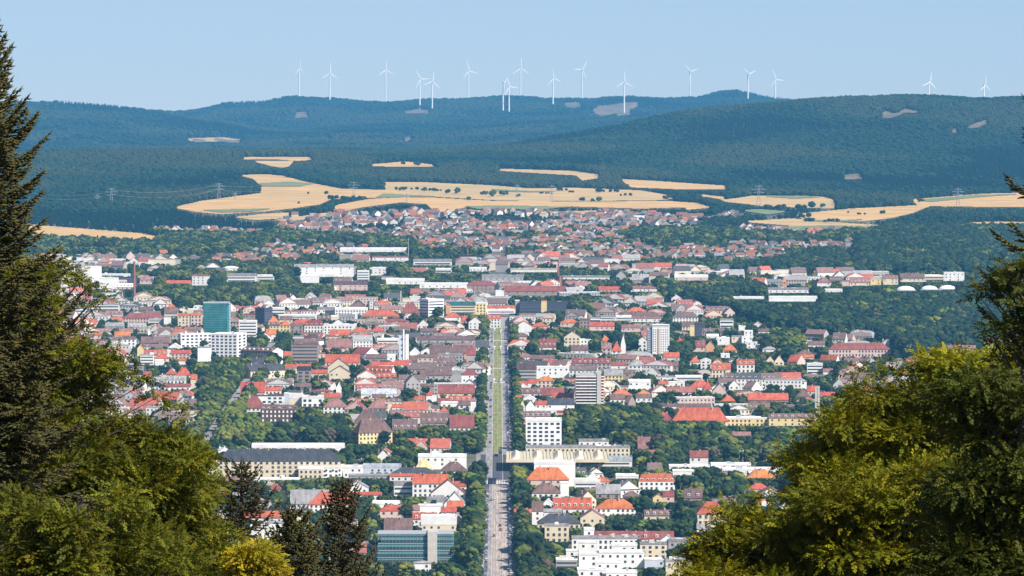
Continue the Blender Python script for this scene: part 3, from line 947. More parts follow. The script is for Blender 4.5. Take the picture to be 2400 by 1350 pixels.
C 270 490 430 400 380 g P w n
C 0 190 430 410 385 g R p n
C 1090 1340 490 475 466 f W W n bl=1
C 1380 1770 510 475 463 f W W n bl=1
C 1370 1700 440 410 395 f G w n
C 1830 1970 435 415 405 f W w n
D 125 185 460 400 365 h O o n
D 460 590 450 410 360 h P w n
D 690 760 450 400 390 f P p n
D 765 950 445 410 370 g P c n
D 960 1060 440 380 360 f c y n
D 1080 1220 435 370 345 g P c n
D 1240 1468 410 370 325 g B c n
D 1470 1650 400 350 340 f W c b
D 1652 1840 400 320 315 f W W n
D 1600 1950 1060 1030 1000 g P w n
D 1650 1960 1092 1072 1062 f W g n
D 1800 1940 1162 1160 1125 g O w n
'''
for ln in DATA.strip().splitlines():
    ln, _, hint = ln.partition('#'); p = ln.split(); tx, ty, s_ = TILE[p[0]]
    v = [float(q) for q in p[1:6]]; kw = {}
    for q in p[10:]:
        a_, b_ = q.split('='); kw[a_] = b_
    for a_ in ('R', 'L'):
        if a_ in kw: kw[a_] = tx + float(kw[a_]) / s_
    building(tx + v[0] / s_, tx + v[1] / s_, ty + v[2] / s_, ty + v[3] / s_, ty + v[4] / s_, p[6], p[7], p[8], p[9], hint.strip(), kw)
# ------------------------------------------------------------------ landmarks
def place(x0, x1, yb, name, label, cat, protect_top=None, d=0.0):
    xm = (x0 + x1) / 2; X, D, Z = hit1(xm, yb); mpp = D / FPX
    r = empty(name, (X, D, Z)); tag(r, label, cat)
    if protect_top is not None:
        PROT.append((x0, x1, protect_top, yb)); FOOT.append((X, D + d / 2, (x1 - x0) * mpp, max(d, 8), 0))
    return r, mpp
# slim white church tower (photo 935-958, 772-848)
r, k = place(935, 958, 848, 'church_tower', 'slim white concrete church tower with four round openings and a thin spike', 'church tower', 772, 9)
def bx(root, name, m, x0, x1, y0, y1, z0, z1): b = MB(); b.box(x0, x1, y0, y1, z0, z1); return b.build(name, m, root)
bx(r, 'bell_slab', WALL['L'], -11.6*k, 1.5*k, 0, 5, -3, 62*k)
bx(r, 'spike_slab', WALL['W'], -2.0*k, 1.6*k, -.8, -.05, -3, 76*k)
bx(r, 'side_slab', WALL['W'], 4*k, 11.5*k, .5, 6.5, -3, 64*k)
bx(r, 'side_slab', WALL['W'], 1.7*k, 3.8*k, 1.5, 5.5, -3, 61*k)
for z in (15, 29, 39, 53):
    b = MB(); b.bar((-4.5*k, -.2, z*k), (-4.5*k, .05, z*k), 2.0*k, k=12); b.build('round_opening', GLASS, r)
# white thirteen-storey tower with a tan stripe (1517-1570, 762-832)
r, k = place(1517, 1569, 832, 'tower_block', 'white thirteen-storey apartment tower with a tan vertical stripe among trees', 'tower block', 762, 16)
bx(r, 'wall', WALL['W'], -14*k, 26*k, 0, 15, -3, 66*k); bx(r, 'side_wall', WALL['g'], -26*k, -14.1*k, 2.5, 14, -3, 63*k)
bx(r, 'stripe', mat('tan_panel', (.55, .40, .24)), -2*k, 3*k, -.5, -.02, -3, 62*k)
bx(r, 'roof', WALL['W'], -14.3*k, 26.3*k, -.3, 15.3, 66.05*k, 67.6*k); bx(r, 'top_storey', GLASS, -13*k, 25*k, .8, 14, 63.5*k + 2.6*k + 1.6*k + .02, 69.4*k + .02)
bx(r, 'roof_slab', WALL['W'], -14.3*k, 26.3*k, -.3, 15.3, 69.45*k + .03, 70.6*k)
for f in range(11):
    for u in (-11.2, -7, 6.3, 11.5, 17, 22.3):
        if f * 6 == 0 and u < 0: continue
        ubox('window', GLASS, r, u * k, -.06, (2.3 + f * 5.55) * k, 2.1 * k, .24, 2.3 * k)
    bx(r, 'balcony', WALL['L'], -25.5*k, -15*k, 1.5, 2.45, (3 + f * 5.4) * k, (5.2 + f * 5.4) * k)
# red-and-white balcony tower (1349-1416, 870-945)
r, k = place(1349, 1416, 950, 'balcony_tower', 'ten-storey slab with red recessed balconies, white parapets and a pale stair shaft', 'tower block', 868, 14)
RED = mat('red_balcony_panel', (.42, .10, .08), (.25, .08, .08), scale=.25, rough=.8)
bx(r, 'wall', RED, -33*k, 16.5*k, 1.5, 13, -3, 69*k); bx(r, 'stair_shaft', CONC, 16.6*k, 26.3*k, -1, 12, -3, 80*k)
bx(r, 'side_wall', RED, 26.4*k, 33*k, 2, 12, -3, 66*k); bx(r, 'roof', CONC, -33.5*k, 16.5*k, -.5, 13, 69.05*k, 73*k); bx(r, 'roof_house', METAL, -20*k, 10*k, 3, 9, 73.05*k, 77*k)
for f in range(10):
    z = (4 + f * 6.9) * k
    bx(r, 'balcony_parapet', WALL['w'], -33*k, 16.5*k, -.4, -.1, z, z + 2.7*k); bx(r, 'balcony_parapet', WALL['w'], 26.6*k, 33.5*k, 1.2, 1.5, z + .2*k, z + 2.5*k)
    bx(r, 'balcony_floor', CONC, -33*k, 16.5*k, -.1, 1.45, z + .1*k, z + .5*k)
    for u in (-27, -18, -4, 7):
        if rnd.random() < .8: ubox('window', GLASS, r, u * k, 1.4, z + 2.8*k, 5 * k, .2, 3.6 * k)
# teal glass tower (476-541, 708-782)
r, k = place(476, 541, 783, 'glass_tower', 'teal glass office tower with a checkered white edge, behind the white balcony block', 'office tower', 708, 24)
TEAL = mat('teal_glass', (.02, .13, .14), (.03, .19, .20), scale=.05, rough=.12, spec=.7, fine=3)
bx(r, 'glass_wall', TEAL, -32*k, 24*k, 0, 24, -3, 72*k); bx(r, 'side_glass_wall', mat('light_teal_glass', (.08, .36, .40), rough=.15, spec=.6), 24.1*k, 28*k, 2, 22, -3, 71*k)
bx(r, 'roof', METAL, -32.5*k, 29*k, -.3, 24.3, 72.05*k, 74*k)
for f in range(17):
    ubox('facade_line', METAL, r, -4*k, -.08, (3 + f * 4.1) * k, 55*k, .12, .22*k)
for f in range(20):
    ubox('white_panel', FRAME, r, 30*k, 5, (3 + f * 3.5) * k, 3*k, 3, 1.9*k)
bx(r, 'corner_column', WALL['d'], 28.2*k, 31.6*k, 6.6, 12, -3, 73*k)
# teal strip-window office at the bottom (885-1065, 1247-1318)
r, k = place(884, 1065, 1320, 'glass_office', 'teal glass office with dark strip windows and a grey stair tower, bottom', 'office building', 1240, 22)
TG = mat('pale_teal_panel', (.09, .25, .26), (.13, .32, .32), scale=.08, rough=.3, spec=.5)
bx(r, 'wall', TG, -90*k, 28*k, 0, 22, -8, 68*k); bx(r, 'wall', TG, 50*k, 89*k, 0, 22, -8, 68*k)
bx(r, 'stair_tower', CONC, 28.1*k, 49.9*k, -2.5, 20, -8, 75*k)
for a, b_ in ((-90, 28), (50, 89)):
    bx(r, 'roof', METAL, a*k, b_*k, -.4, 22.2, 68.05*k, 70.5*k)
    for z in (2, 16, 33, 49, 62): ubox('window_band', GLASS, r, (a + b_)/2*k, -.1, z*k, (b_ - a - 3)*k, .3, (5.5 if z < 60 else 2)*k)
    for z in (13, 29, 46): ubox('balustrade', METAL, r, (a + b_)/2*k, -.35, z*k, (b_ - a)*k, .2, 1.1*k)
for i in range(22): ubox('mullion', METAL, r, (-88 + i * 8.3)*k if i < 15 else (50 + (i - 15) * 5.6)*k, -.2, 0, .35*k, .16, 67*k)
# station canopy (1187-1427, 1056-1083)
X0, D0, _ = hit1(1187, 1106); r = empty('station_canopy', (X0, D0, 0)); tag(r, 'huge flat beige station canopy on thin columns, sticking out over the crossing', 'canopy')
k = D0 / FPX; PROT.append((1187, 1427, 1056, 1085)); FOOT.append((X0 + 120*k, D0 + 40, 240*k, 70, 0))
zt = 24*k; cm = mat('beige_canopy', (.62, .56, .42), (.54, .49, .38), scale=.15, fine=6)
bx(r, 'roof', cm, 0, 240*k, 0, 84, zt, zt + 1.6)
b = MB()
for i in range(31): b.box(i*8*k - .12, i*8*k + .12, .3, 83.5, zt + 1.62, zt + 1.95)
b.build('roof_ribs', mat('canopy_rib', (.45, .40, .30)), r)
for u in (22, 72, 122, 172, 216):
    b = MB(); n = 12
    for i in range(n):
        y0, y1 = i*84/n, (i+1)*84/n
        za = zt + 1.7 + 3.4*math.sin(math.pi*i/n)**.6 if 0 < i else zt + 1.7; zb = zt + 1.7 + (3.4*math.sin(math.pi*(i+1)/n)**.6 if i + 1 < n else 0)
        w2 = 3.2
        P = [(u*k - w2, y0, zt+1.65), (u*k, y0, za), (u*k + w2, y0, zt+1.65)]; Q = [(u*k - w2, y1, zt+1.65), (u*k, y1, zb), (u*k + w2, y1, zt+1.65)]
        b.poly([P[0], P[1], Q[1], Q[0]]); b.poly([P[1], P[2], Q[2], Q[1]])
    b.build('roof_vault', WALL['c'], r, smooth=False)
for u in (20, 26, 70, 122, 172, 220):
    for y in (4, 40, 76): b = MB(); b.bar((u*k, y, -1), (u*k, y, zt), .5, k=8); b.build('column', CONC, r)
bx(r, 'edge_beam', WALL['c'], -.3, 240*k + .3, -.5, -.02, zt - .5, zt + 1.7)
# chimneys and masts: (x, bottom, top, half width px, material, name, label)
for x, yb, yt, hw, m, nm, lb, ct in [
    (315, 714, 615, 2.8, BRICK, 'factory_chimney', 'tall slender red brick factory chimney left of the teal tower', 'chimney'),
    (939, 726, 684, 1.8, CONC, 'mast', 'pale concrete mast beside the steep maroon roof', 'mast'),
    (1309, 672, 612, 2.0, BRICK, 'factory_chimney', 'thin dark brick chimney rising behind the long red-brown church hall', 'chimney'),
    (1312, 680, 648, 4.5, BRICK, 'brick_tower', 'short square brick tower at the foot of the thin dark chimney', 'tower'),
    (797, 700, 668, 1.5, BRICK, 'factory_chimney', 'short brown chimney in front of the brick depot', 'chimney'),
    (822, 668, 650, 3.5, CONC, 'silo', 'grey silo with a rounded top on the brick depot', 'silo'),
    (168, 615, 602, 2.2, CONC, 'chimney_stack', 'small concrete stack on the leftmost tall windowless block', 'chimney'),
    (360, 668, 650, 1.2, FRAME, 'mast', 'thin white mast right of the red brick factory chimney', 'mast'),
    (592, 722, 704, .7, METAL, 'mast', 'thin mast right of the teal tower roof', 'mast'),
    (957, 605, 560, .8, METAL, 'mast', 'thin metal mast above the far white school roofs', 'mast'),
    (1096, 606, 574, 1.6, BRICK, 'water_tower', 'thin tower with a wide orange cap amid dark trees', 'tower'),
    (1552, 1158, 1150, .8, METAL, 'mast', 'short aerial among the trees right of the orange roofs', 'mast')]:
    X, D, Z = hit1(x, yb); k = D / FPX; b = MB(); b.bar((0, 0, -3), (0, 0, (yb - yt)*k), hw*k*1.15, k=12, r2=hw*k*.8)
    r = empty(nm, (X, D, Z)); tag(r, lb, ct); b.build('shaft', m, r, smooth=False)
    b = MB(); b.bar((0, 0, (yb - yt)*k + .02), (0, 0, (yb - yt)*k + 1.2), hw*k*(1 if nm != 'water_tower' else 7), k=12); b.build('cap', m if nm != 'water_tower' else ROOF['O'], r)
    PROT.append((x - hw, x + hw, yt, yb - 4)); FOOT.append((X, D, 4, 4, 0))
r, k = place(1910, 1921, 990, 'twin_chimney', 'tall pale twin concrete chimney at the end of the cream building', 'chimney', 906, 4)
bx(r, 'shaft', CONC, -5.4*k, -.6*k, 0, 2.4, -3, 84*k); bx(r, 'shaft', CONC, .6*k, 5.4*k, 0, 2.4, -3, 85*k); bx(r, 'link_wall', METAL, -.6*k, .6*k, .6, 1.8, -3, 80*k)
# white domed halls at the right
for i, (x0, x1, yb, yt, lb) in enumerate([(2100, 2147, 684, 671, 'leftmost of three white bubble-roofed halls before the wood'), (2158, 2200, 682, 670, 'middle white bubble-roofed hall, partly hidden by trees'), (2200, 2243, 681, 669, 'rightmost white bubble-roofed hall beside a thin mast')]):
    X, D, Z = hit1((x0+x1)/2, yb); k = D/FPX; W2 = (x1-x0)/2*k; H = (yb-yt)*k; n = 14; m_ = 8; V = []; Fq = []
    for a in range(m_ + 1):
        for c in range(n): t = 2*math.pi*c/n; q = math.cos(a/m_*math.pi/2); V.append((W2*q*math.cos(t), W2*.8*q*math.sin(t), H*math.sin(a/m_*math.pi/2)**.9))
    for a in range(m_):
        for c in range(n): Fq.append((a*n+c, a*n+(c+1)%n, (a+1)*n+(c+1)%n, (a+1)*n+c))
    r = empty('domed_hall', (X, D + W2*.8, Z)); tag(r, lb, 'hall', 'white bubble halls'); mobj('dome', mesh_np('dome', V, np.array(Fq), [WALL['W']], smooth=True), r)
    b = MB(); b.box(-W2*1.02, W2*1.02, -W2*.82, -W2*.8+.3, -3, 2.2); b.build('base_wall', WALL['g'], r)
    PROT.append((x0, x1, yt, yb)); FOOT.append((X, D + W2*.8, 2*W2, 1.6*W2, 0))
# dark tram shelter in the crossing, small white shelters on the turf
def shelter(x, y, w, d, h, lb, mt, g=None):
    r = empty('tram_shelter', (x, y, .3)); tag(r, lb, 'tram shelter', g)
    bx(r, 'roof', mt, -w/2, w/2, -d/2, d/2, h, h + .3); bx(r, 'back_panel', GLASS if mt is WALL['d'] else FRAME, -w/2 + .1, w/2 - .1, d/2 - .3, d/2 - .15, 0, h - .02)
    for sx in (-1, 1):
        for sy in (-1, 1): ubox('post', METAL, r, sx*(w/2 - .2), sy*(d/2 - .5), -.2, .16, .16, h + .18)
X, D, _ = hit1(1163, 1135)
shelter(X + .5, D + 25, 5.4, 60, 4.2, 'long dark glass-roofed tram stop in the middle of the crossing', WALL['d'])
X, D, _ = hit1(1163, 1068); shelter(1.8, D, 3, 26, 3.4, 'dark tram shelter on the turf just past the crossing', WALL['d'])
for x, row, lb in [(-3.2, 820, 'white tram shelter, left of the far pair on the turf'), (3.0, 820, 'white tram shelter, right of the far pair on the turf'), (-3.2, 897, 'white tram shelter, left of the near pair on the turf'), (3.0, 897, 'white tram shelter, right of the near pair on the turf'), (-3.2, 777, 'white tram shelter at the far end of the turf, left'), (3.2, 782, 'white tram shelter at the far end of the turf, right')]:
    X, D, _ = hit1(1167, row); shelter(x, D, 1.7, 16, 2.9, lb, FRAME, 'white tram shelters on the turf')
# ------------------------------------------------------------------ cars
def car_parts(paint):
    b = MB(); pr = [(-2.15,.35),(-2.2,.75),(-1.9,.95),(-1.25,1.0),(1.1,1.02),(2.0,.92),(2.2,.7),(2.15,.35)]
    for s in (-1, 1):
        p = [(s*.88, y, z) for y, z in pr]; b.poly(p if s < 0 else p[::-1])
    for (y0, z0), (y1, z1) in zip(pr, pr[1:] + pr[:1]): b.poly([(-.88, y0, z0), (.88, y0, z0), (.88, y1, z1), (-.88, y1, z1)])
    b.box(-.66, .66, -.95, .75, 1.44, 1.5)
    g = MB(); lo = [(-.84,-1.5,1.0),(.84,-1.5,1.0),(.84,1.35,1.02),(-.84,1.35,1.02)]; hi = [(-.66,-.98,1.43),(.66,-.98,1.43),(.66,.78,1.43),(-.66,.78,1.43)]
    for i in range(4): j = (i+1) % 4; g.poly([lo[i], lo[j], hi[j], hi[i]])
    g.poly(hi)
    return b.mesh('car_body', paint), g.mesh('car_windows', GLASS)
wb = MB(); wb.bar((-.1,0,0), (.1,0,0), .33, k=12); WHEEL = wb.mesh('car_wheel', mat('tyre', (.03,.03,.03)))
lb_ = MB(); lb_.box(-.15,.15,-.05,.05,-.08,.08); TAIL = lb_.mesh('tail_light', mat('tail_light_red', (.4,.02,.02)))
PAINTS = [(n, car_parts(mat('car_paint_' + n, c, tuple(q*.9 for q in c), rough=.3, spec=.6))) for n, c in (('white', (.8,.8,.8)), ('silver', (.5,.52,.54)), ('black', (.03,.03,.035)), ('blue', (.06,.10,.25)), ('red', (.45,.05,.04)), ('grey', (.2,.21,.22)))]
NC = {}
def car(x, y, z, rz, ci, where, group, wheels=True, name='parked_car'):
    nm, (bm, gm) = PAINTS[ci]; r = empty(name, (x, y, z), rz); key = (nm, where); NC[key] = NC.get(key, 0) + 1
    tag(r, f'{nm} car {where}', 'car', group); mobj('body', bm, r); mobj('windows', gm, r)
    if wheels:
        for sx in (-1, 1):
            for sy in (-1.35, 1.35): mobj('wheel', WHEEL, r, (sx*.8, sy, .33))
            mobj('tail_light', TAIL, r, (sx*.66, -2.17, .78))
    return r
y = 3560.0
while y < 4340:
    for sx, side in ((-7.3, 'left'), (7.9, 'right')):
        if rnd.random() < .78:
            ci = rnd.choice([0,0,1,1,2,2,3,5,5,4]); seg = 'in the lowest stretch of' if y < 3700 else ('halfway up' if y < 4000 else 'near the zebra end of')
            car(sx + rnd.uniform(-.25,.25), y, .2, rnd.uniform(-.05,.05), ci, f'parked in the {side} row, {seg} the paved avenue', f'parked cars along the avenue')
            if side == 'left' and y < 3920 and rnd.random() < .8: car(sx - 2.7, y + 2, .2, rnd.uniform(-.1,.1), rnd.choice([0,1,2,5,3]), 'in the outer left parking row under the trees', 'cars parked in the outer left row')
    y += 6.4
y = 4700.0
while y < 6500:
    if rnd.random() < .72: car(8.0, y, .2, 0, rnd.choice([0,1,1,2,2,3,5,4]), 'parked right of the tram turf, ' + ('nearer half' if y < 5500 else 'farther half'), 'cars parked beside the tram turf', y < 5200)
    if rnd.random() < .18: car(-6.2, y, .2, 0, rnd.choice([0,1,2,3]), 'driving left of the tram turf, ' + ('nearer half' if y < 5500 else 'farther half'), 'cars driving beside the tram turf', y < 5200, 'moving_car')
    y += 9.5
for px, row, ci, wh in [(1151, 1174, 5, 'dark-roofed on the tram paving just past the zebra, left'), (1161, 1171, 0, 'on the tram paving just past the zebra, right'), (1172, 1234, 2, 'crossing the middle of the paved avenue, in front of a red one'), (1173, 1244, 4, 'alone on the right lanes of the paved avenue'), (1158, 1258, 4, 'alone on the left lanes of the paved avenue'), (1129, 1138, 2, 'waiting left of the zebra crossing'), (1132, 1203, 0, 'standing at the left pavement below the zebra'), (1135, 1206, 0, 'double-parked at the left pavement below the zebra')]:
    X, D, Z = hit1(px, row); car(X, D, .2, 0, ci, wh, None, True, 'moving_car')
# ------------------------------------------------------------------ street lamps and floodlight masts
for px, yb, yt, lb in [(1115, 1121, 1097, 'grey lamp post at the left of the crossing'), (1198, 1352, 1334, 'curved lamp post at the right pavement, bottom edge'), (1129, 1196, 1180, 'lamp post under the avenue trees left of the zebra'), (1009, 930, 902, 'white pole beside the cream avenue house')]:
    X, D, Z = hit1(px, yb); k = D/FPX; H = (yb-yt)*k; r = empty('street_lamp', (X, D, Z)); tag(r, lb, 'street lamp'); b = MB(); b.bar((0,0,-.5), (0,0,H), .14, k=8, r2=.09); b.bar((0,0,H), (-1.4,0,H+.35), .08, k=6); b.build('pole', METAL, r)
    b = MB(); b.box(-2.2, -1.3, -.2, .2, H+.25, H+.42); b.build('lamp_head', FRAME, r)
for px, yb, yt, lb in [(1693, 1083, 1063, 'leftmost T-shaped catenary mast beside the tracks'), (1733, 1083, 1057, 'middle T-shaped catenary mast beside the tracks'), (1741, 1083, 1057, 'right of the two close catenary masts'), (1796, 1090, 1079, 'short lamp mast right of the catenary masts'), (847, 1090, 1075, 'white floodlight mast between trees above the school')]:
    X, D, Z = hit1(px, yb); k = D/FPX; H = (yb-yt)*k; r = empty('rail_mast', (X, D, Z)); tag(r, lb, 'mast'); b = MB(); b.bar((0,0,-4), (0,0,H), .2, k=8, r2=.14); b.build('pole', METAL, r); b = MB(); b.box(-2.6, 2.6, -.12, .12, H-.5, H-.25); b.build('cross_arm', METAL, r); b = MB(); b.bar((0,0,H), (0,0,H+.5), .5, k=8); b.build('lamp_head', FRAME, r)
    PROT.append((px - 4, px + 4, yt, yb - 6))
# ------------------------------------------------------------------ lattice pylons and their wires
PYL = [(261, 484, 440, 'left foreground pylon of the line, before the dark forest slope'), (228, 479, 455, 'small pylon just left of the leftmost tall one'), (513, 468, 428, 'pylon at the forest edge above the wheat field tip'), (551, 468, 451, 'small pylon right of the forest-edge one'), (829, 466, 425, 'pylon rising over the wheat field and hedges'), (953, 474, 453, 'thin dark pole in the middle wheat field'), (1212, 466, 432, 'faint pylon between the round hedges'), (1293, 477, 434, 'pylon where the farm track crosses the wheat'), (1778, 482, 433, 'large pylon in the right-hand wheat field'), (2245, 483, 440, 'faint pylon in the far right wheat field'), (2034, 538, 516, 'small pylon above the row of white houses'), (302, 480, 470, 'tiny pylon far right of the leftmost tall one')]
PT = []
for px, yb, yt, lb in PYL:
    X, D, Z = hit1(px, yb); k = D/FPX; H = (yb-yt)*k; r = empty('pylon', (X, D, Z)); tag(r, 'grey lattice ' + lb if 'pole' not in lb else lb, 'pylon', 'power pylons')
    b = MB(); n = max(3, int(H/5)); wb_ = H*.085; pr = None
    for i in range(n + 1):
        q = wb_*(1 - .88*i/n)**1.0 + .25; z = H*i/n; c = [(sx*q, sy*q, z - (3 if i == 0 else 0)) for sx, sy in ((-1,-1),(1,-1),(1,1),(-1,1))]
        if pr:
            for j in range(4): b.bar(pr[j], c[j], .26, k=3); b.bar(pr[j], c[(j+1)%4], .15, k=3)
        pr = c
    b.build('lattice_tower', METAL, r)
    if H > 12:
        for z, a in ((.62, .27), (.78, .34), (.92, .2)): b = MB(); b.bar((-H*a, 0, H*z), (H*a, 0, H*z), .22, k=4); b.bar((-H*a, 0, H*z), (0, 0, H*(z+.05)), .14, k=3); b.bar((H*a, 0, H*z), (0, 0, H*(z+.05)), .14, k=3); b.build('cross_arm', METAL, r)
    PT.append((X, D, Z, H)); PROT.append((px - 3, px + 3, yt, yb))
WIRE = mat('wire', (.55,.58,.6), rough=.5)
def wire(a, b_, sag, lb):
    m = MB(); n = 14; P = [Vector(a).lerp(Vector(b_), i/n) - Vector((0,0,sag*4*(i/n)*(1-i/n))) for i in range(n+1)]
    for p, q in zip(P[:-1], P[1:]): m.bar(p, q, .13, k=3)
    tag(m.build('power_line', WIRE), lb, 'power line', 'power lines')
Lx, Ly, Lz, LH = PT[0]; Mx, My, Mz, MH = PT[2]
X, D, Z = at(60, 466, Ly)
wire((X, D, Z+12), (Lx, Ly, Lz+LH*.78), 6, 'upper power line left of the tall left pylon'); wire((X, D, Z+3), (Lx, Ly, Lz+LH*.62), 6, 'lower power line left of the tall left pylon')
wire((Lx, Ly, Lz+LH*.9), (Mx, My, Mz+MH*.9), 9, 'upper power line between the two tall left pylons'); wire((Lx, Ly, Lz+LH*.66), (Mx, My, Mz+MH*.62), 10, 'lower power line between the two tall left pylons')
X, D, Z = at(612, 453, My); wire((Mx, My, Mz+MH*.86), (X, D, Z+14), 3, 'upper power line right of the forest-edge pylon'); wire((Mx, My, Mz+MH*.62), (X, D, Z+4), 3, 'lower power line right of the forest-edge pylon')
# ------------------------------------------------------------------ wind turbines
TW = mat('turbine_white', (.88,.88,.88), (.84,.84,.84), rough=.4); TN = mat('turbine_nacelle', (.35,.37,.4), rough=.5)
TURB = [(701,160,224,90,.45),(773,172,243,88,.9),(904,163,238,90,.75),(984,185,256,120,.85),(1013,191,264,80,.9),(1098,166,234,105,.8),(1179,195,269,145,.35),(1193,203,271,112,.8),(1220,160,230,90,.85),(1296,183,255,100,.7),(1364,163,236,58,.8),(1463,192,265,90,.95),(1617,168,236,138,.75),(1753,174,241,140,.7),(1817,186,240,112,.85),(2177,193,238,80,.8),(2306,200,240,88,.6)]
names = ['leftmost', 'second', 'third', 'fourth', 'fifth', 'sixth', 'seventh', 'eighth', 'ninth', 'tenth', 'eleventh', 'twelfth', 'thirteenth', 'fourteenth', 'fifteenth', 'second-last', 'rightmost']
for i, (px, yh, yb, th, yaw) in enumerate(TURB):
    X, D, Z = hit1(px, yb)
    if i >= 15: D = 17000.; X = float(ray(px, yb)[0]*D); Z = float(ground_z(X, D))
    k = D/FPX; Hh = (CAMZ + float(ray(px, yh)[2])*D) - Z; r = empty('wind_turbine', (X, D, Z)); tag(r, f'{names[i]} wind turbine counted along the ridge from the left' if i < 15 else f'{names[i]} wind turbine, small, over the right-hand ridge', 'wind turbine', 'wind turbines on the ridge')
    b = MB(); ts = D/20000; b.bar((0,0,-20), (0,0,Hh), 2.9*ts, k=12, r2=1.8*ts); b.build('tower', TW, r, smooth=False)
    b = MB(); b.box(-1.9, 1.9, -4.2, 5, -1.6, 2.2); o = b.build('nacelle', TN, r); o.location = (0,0,Hh+.5)
    b = MB(); b.bar((0,-6.4,0), (0,-4.25,0), 1.0, k=10, r2=1.9); o = b.build('hub', TW, r); o.location = (0,0,Hh+.5)
    L = 25*k
    bm = MB(); pr = [(p_, q_*ts, s_*ts) for p_, q_, s_ in [(0,1.6,.8),(.08,2.0,.8),(.22,2.7,.6),(.6,1.7,.4),(.95,.9,.25),(1,.3,.1)]]
    for (a0,w0,t0),(a1,w1,t1) in zip(pr, pr[1:]):
        A = [(-w0*.4,-t0,a0*L+1),(w0*.6,-t0,a0*L+1),(w0*.6,t0,a0*L+1),(-w0*.4,t0,a0*L+1)]; B_ = [(-w1*.4,-t1,a1*L+1),(w1*.6,-t1,a1*L+1),(w1*.6,t1,a1*L+1),(-w1*.4,t1,a1*L+1)]
        for j in range(4): bm.poly([A[j],A[(j+1)%4],B_[(j+1)%4],B_[j]])
    me = bm.mesh('blade', TW); yw = math.acos(min(yaw, 1)) * (1 if i % 2 else 1)
    for q in range(3):
        t = math.radians(90 - (th - 120*q)); o = mobj('blade', me, r); o.matrix_local = Matrix.Rotation(yw, 4, 'Z') @ Matrix.Translation((0,-5.4,0)) @ Matrix.Rotation(t, 4, 'Y'); o.location += Vector((0,0,Hh+.5))
# ------------------------------------------------------------------ label helper: where a thing stands, told by named neighbours
LM = [(508,745,'the teal glass tower'),(525,805,'the long white balcony block'),(947,810,'the slim white church tower'),(1543,797,'the tan-striped white tower'),(1382,908,'the red balcony tower'),(1310,1070,'the beige station canopy'),
 (975,1285,'the teal strip office'),(630,1070,'the slate-roofed palace'),(1915,948,'the twin chimney'),(1640,970,'the orange-red school roof'),(1012,722,'the white office tower'),(315,665,'the tall brick chimney'),(2010,825,'the maroon barracks'),
 (2170,677,'the white bubble halls'),(715,825,'the square brown office'),(665,960,'the white-framed dark block'),(870,1010,'the yellow-walled school'),(1272,1005,'the gridded white block'),(1165,1145,'the zebra crossing'),(990,1080,'the yellow cone roof'),
 (1285,1110,'the orange tent roof'),(1430,1320,'the stacked white flats'),(1545,1130,'the red mansard villa'),(750,1165,'the twin-dormer red roof'),(1165,760,'the far avenue end'),(1166,900,'the mid avenue'),(780,640,'the big grey far hall'),(880,930,'the coral roof cluster'),(180,640,'the tall windowless blocks'),
 (1270,885,'the avenue-side white block'),(1240,680,'the red-brown church hall'),(1600,680,'the far wood belt'),(1770,800,'the stepped white flats'),(1100,1270,'the avenue foot'),(620,890,'the yellow-gabled slate roof'),(1900,870,'the white curved flats'),(1440,1190,'the long orange roof'),(1650,1180,'the coral-roofed house'),
 (800,870,'the large cream gable'),(640,820,'the blank white end wall'),(1560,870,'the grey-roofed pair'),(930,870,'the long straight red roof')]
def rel(px, py, used=0):
    ds = sorted(((px - a)**2 + ((py - b) * 1.7)**2, i) for i, (a, b, _) in enumerate(LM))
    def d1(i):
        a, b, n = LM[i]; dx, dy = px - a, py - b
        v = '' if abs(dy) < 9 or abs(dy)*1.7 < abs(dx)*.45 else ('above' if dy < 0 else 'below'); h = '' if abs(dx) < 14 or abs(dx) < abs(dy)*.45 else ('left' if dx < 0 else 'right')
        far = 'just ' if dx*dx + dy*dy < 3600 else ('well ' if dx*dx + dy*dy > 28000 else '')
        if v and h: return f'{far}{v}-{h} of {n}'
        if h: return f'{far}{h} of {n}'
        return f'{far}{v} {n}' if v else f'beside {n}'
    if used == 0: return d1(ds[0][1])
    return d1(ds[0][1]) + ', ' + d1(ds[1][1])
# ------------------------------------------------------------------ who stands where: raster of used ground
OX0, OY0, OC = -1250.0, 3400.0, 3.0; OW, OH = int(2500/OC), int(7400/OC)
OCC = np.zeros((OH, OW), bool)
def mark(cx, cy_, w, d, a, mg=1.5):
    rr = math.hypot(w, d)/2 + mg; i0, i1 = int((cx-rr-OX0)/OC), int((cx+rr-OX0)/OC)+1; j0, j1 = int((cy_-rr-OY0)/OC), int((cy_+rr-OY0)/OC)+1
    i0, j0 = max(i0, 0), max(j0, 0); i1, j1 = min(i1, OW), min(j1, OH)
    if i0 >= i1 or j0 >= j1: return
    X = OX0 + (np.arange(i0, i1) + .5)*OC; Y = OY0 + (np.arange(j0, j1) + .5)*OC; X, Y = np.meshgrid(X, Y)
    u = (X-cx)*math.cos(a) + (Y-cy_)*math.sin(a); v = -(X-cx)*math.sin(a) + (Y-cy_)*math.cos(a)
    OCC[j0:j1, i0:i1] |= (np.abs(u) < w/2 + mg) & (np.abs(v) < d/2 + mg)
for f in FOOT: mark(*f)
mark(0, 5060, 19, 3400, 0, 0); mark(-225, 5475, 14, 1600, 0, 0); mark(8, 4522, 76, 262, 0, 0); mark(X0 + 30, D0 + 40, 90, 90, 0, 0)
def free(x, y, r=0.0):
    i = ((np.asarray(x) - OX0)/OC).astype(int); j = ((np.asarray(y) - OY0)/OC).astype(int); ok = (i >= 0) & (i < OW) & (j >= 0) & (j < OH)
    o = np.zeros(np.shape(i), bool); o[~ok] = True; o[ok] = ~OCC[j[ok], i[ok]]
    return o
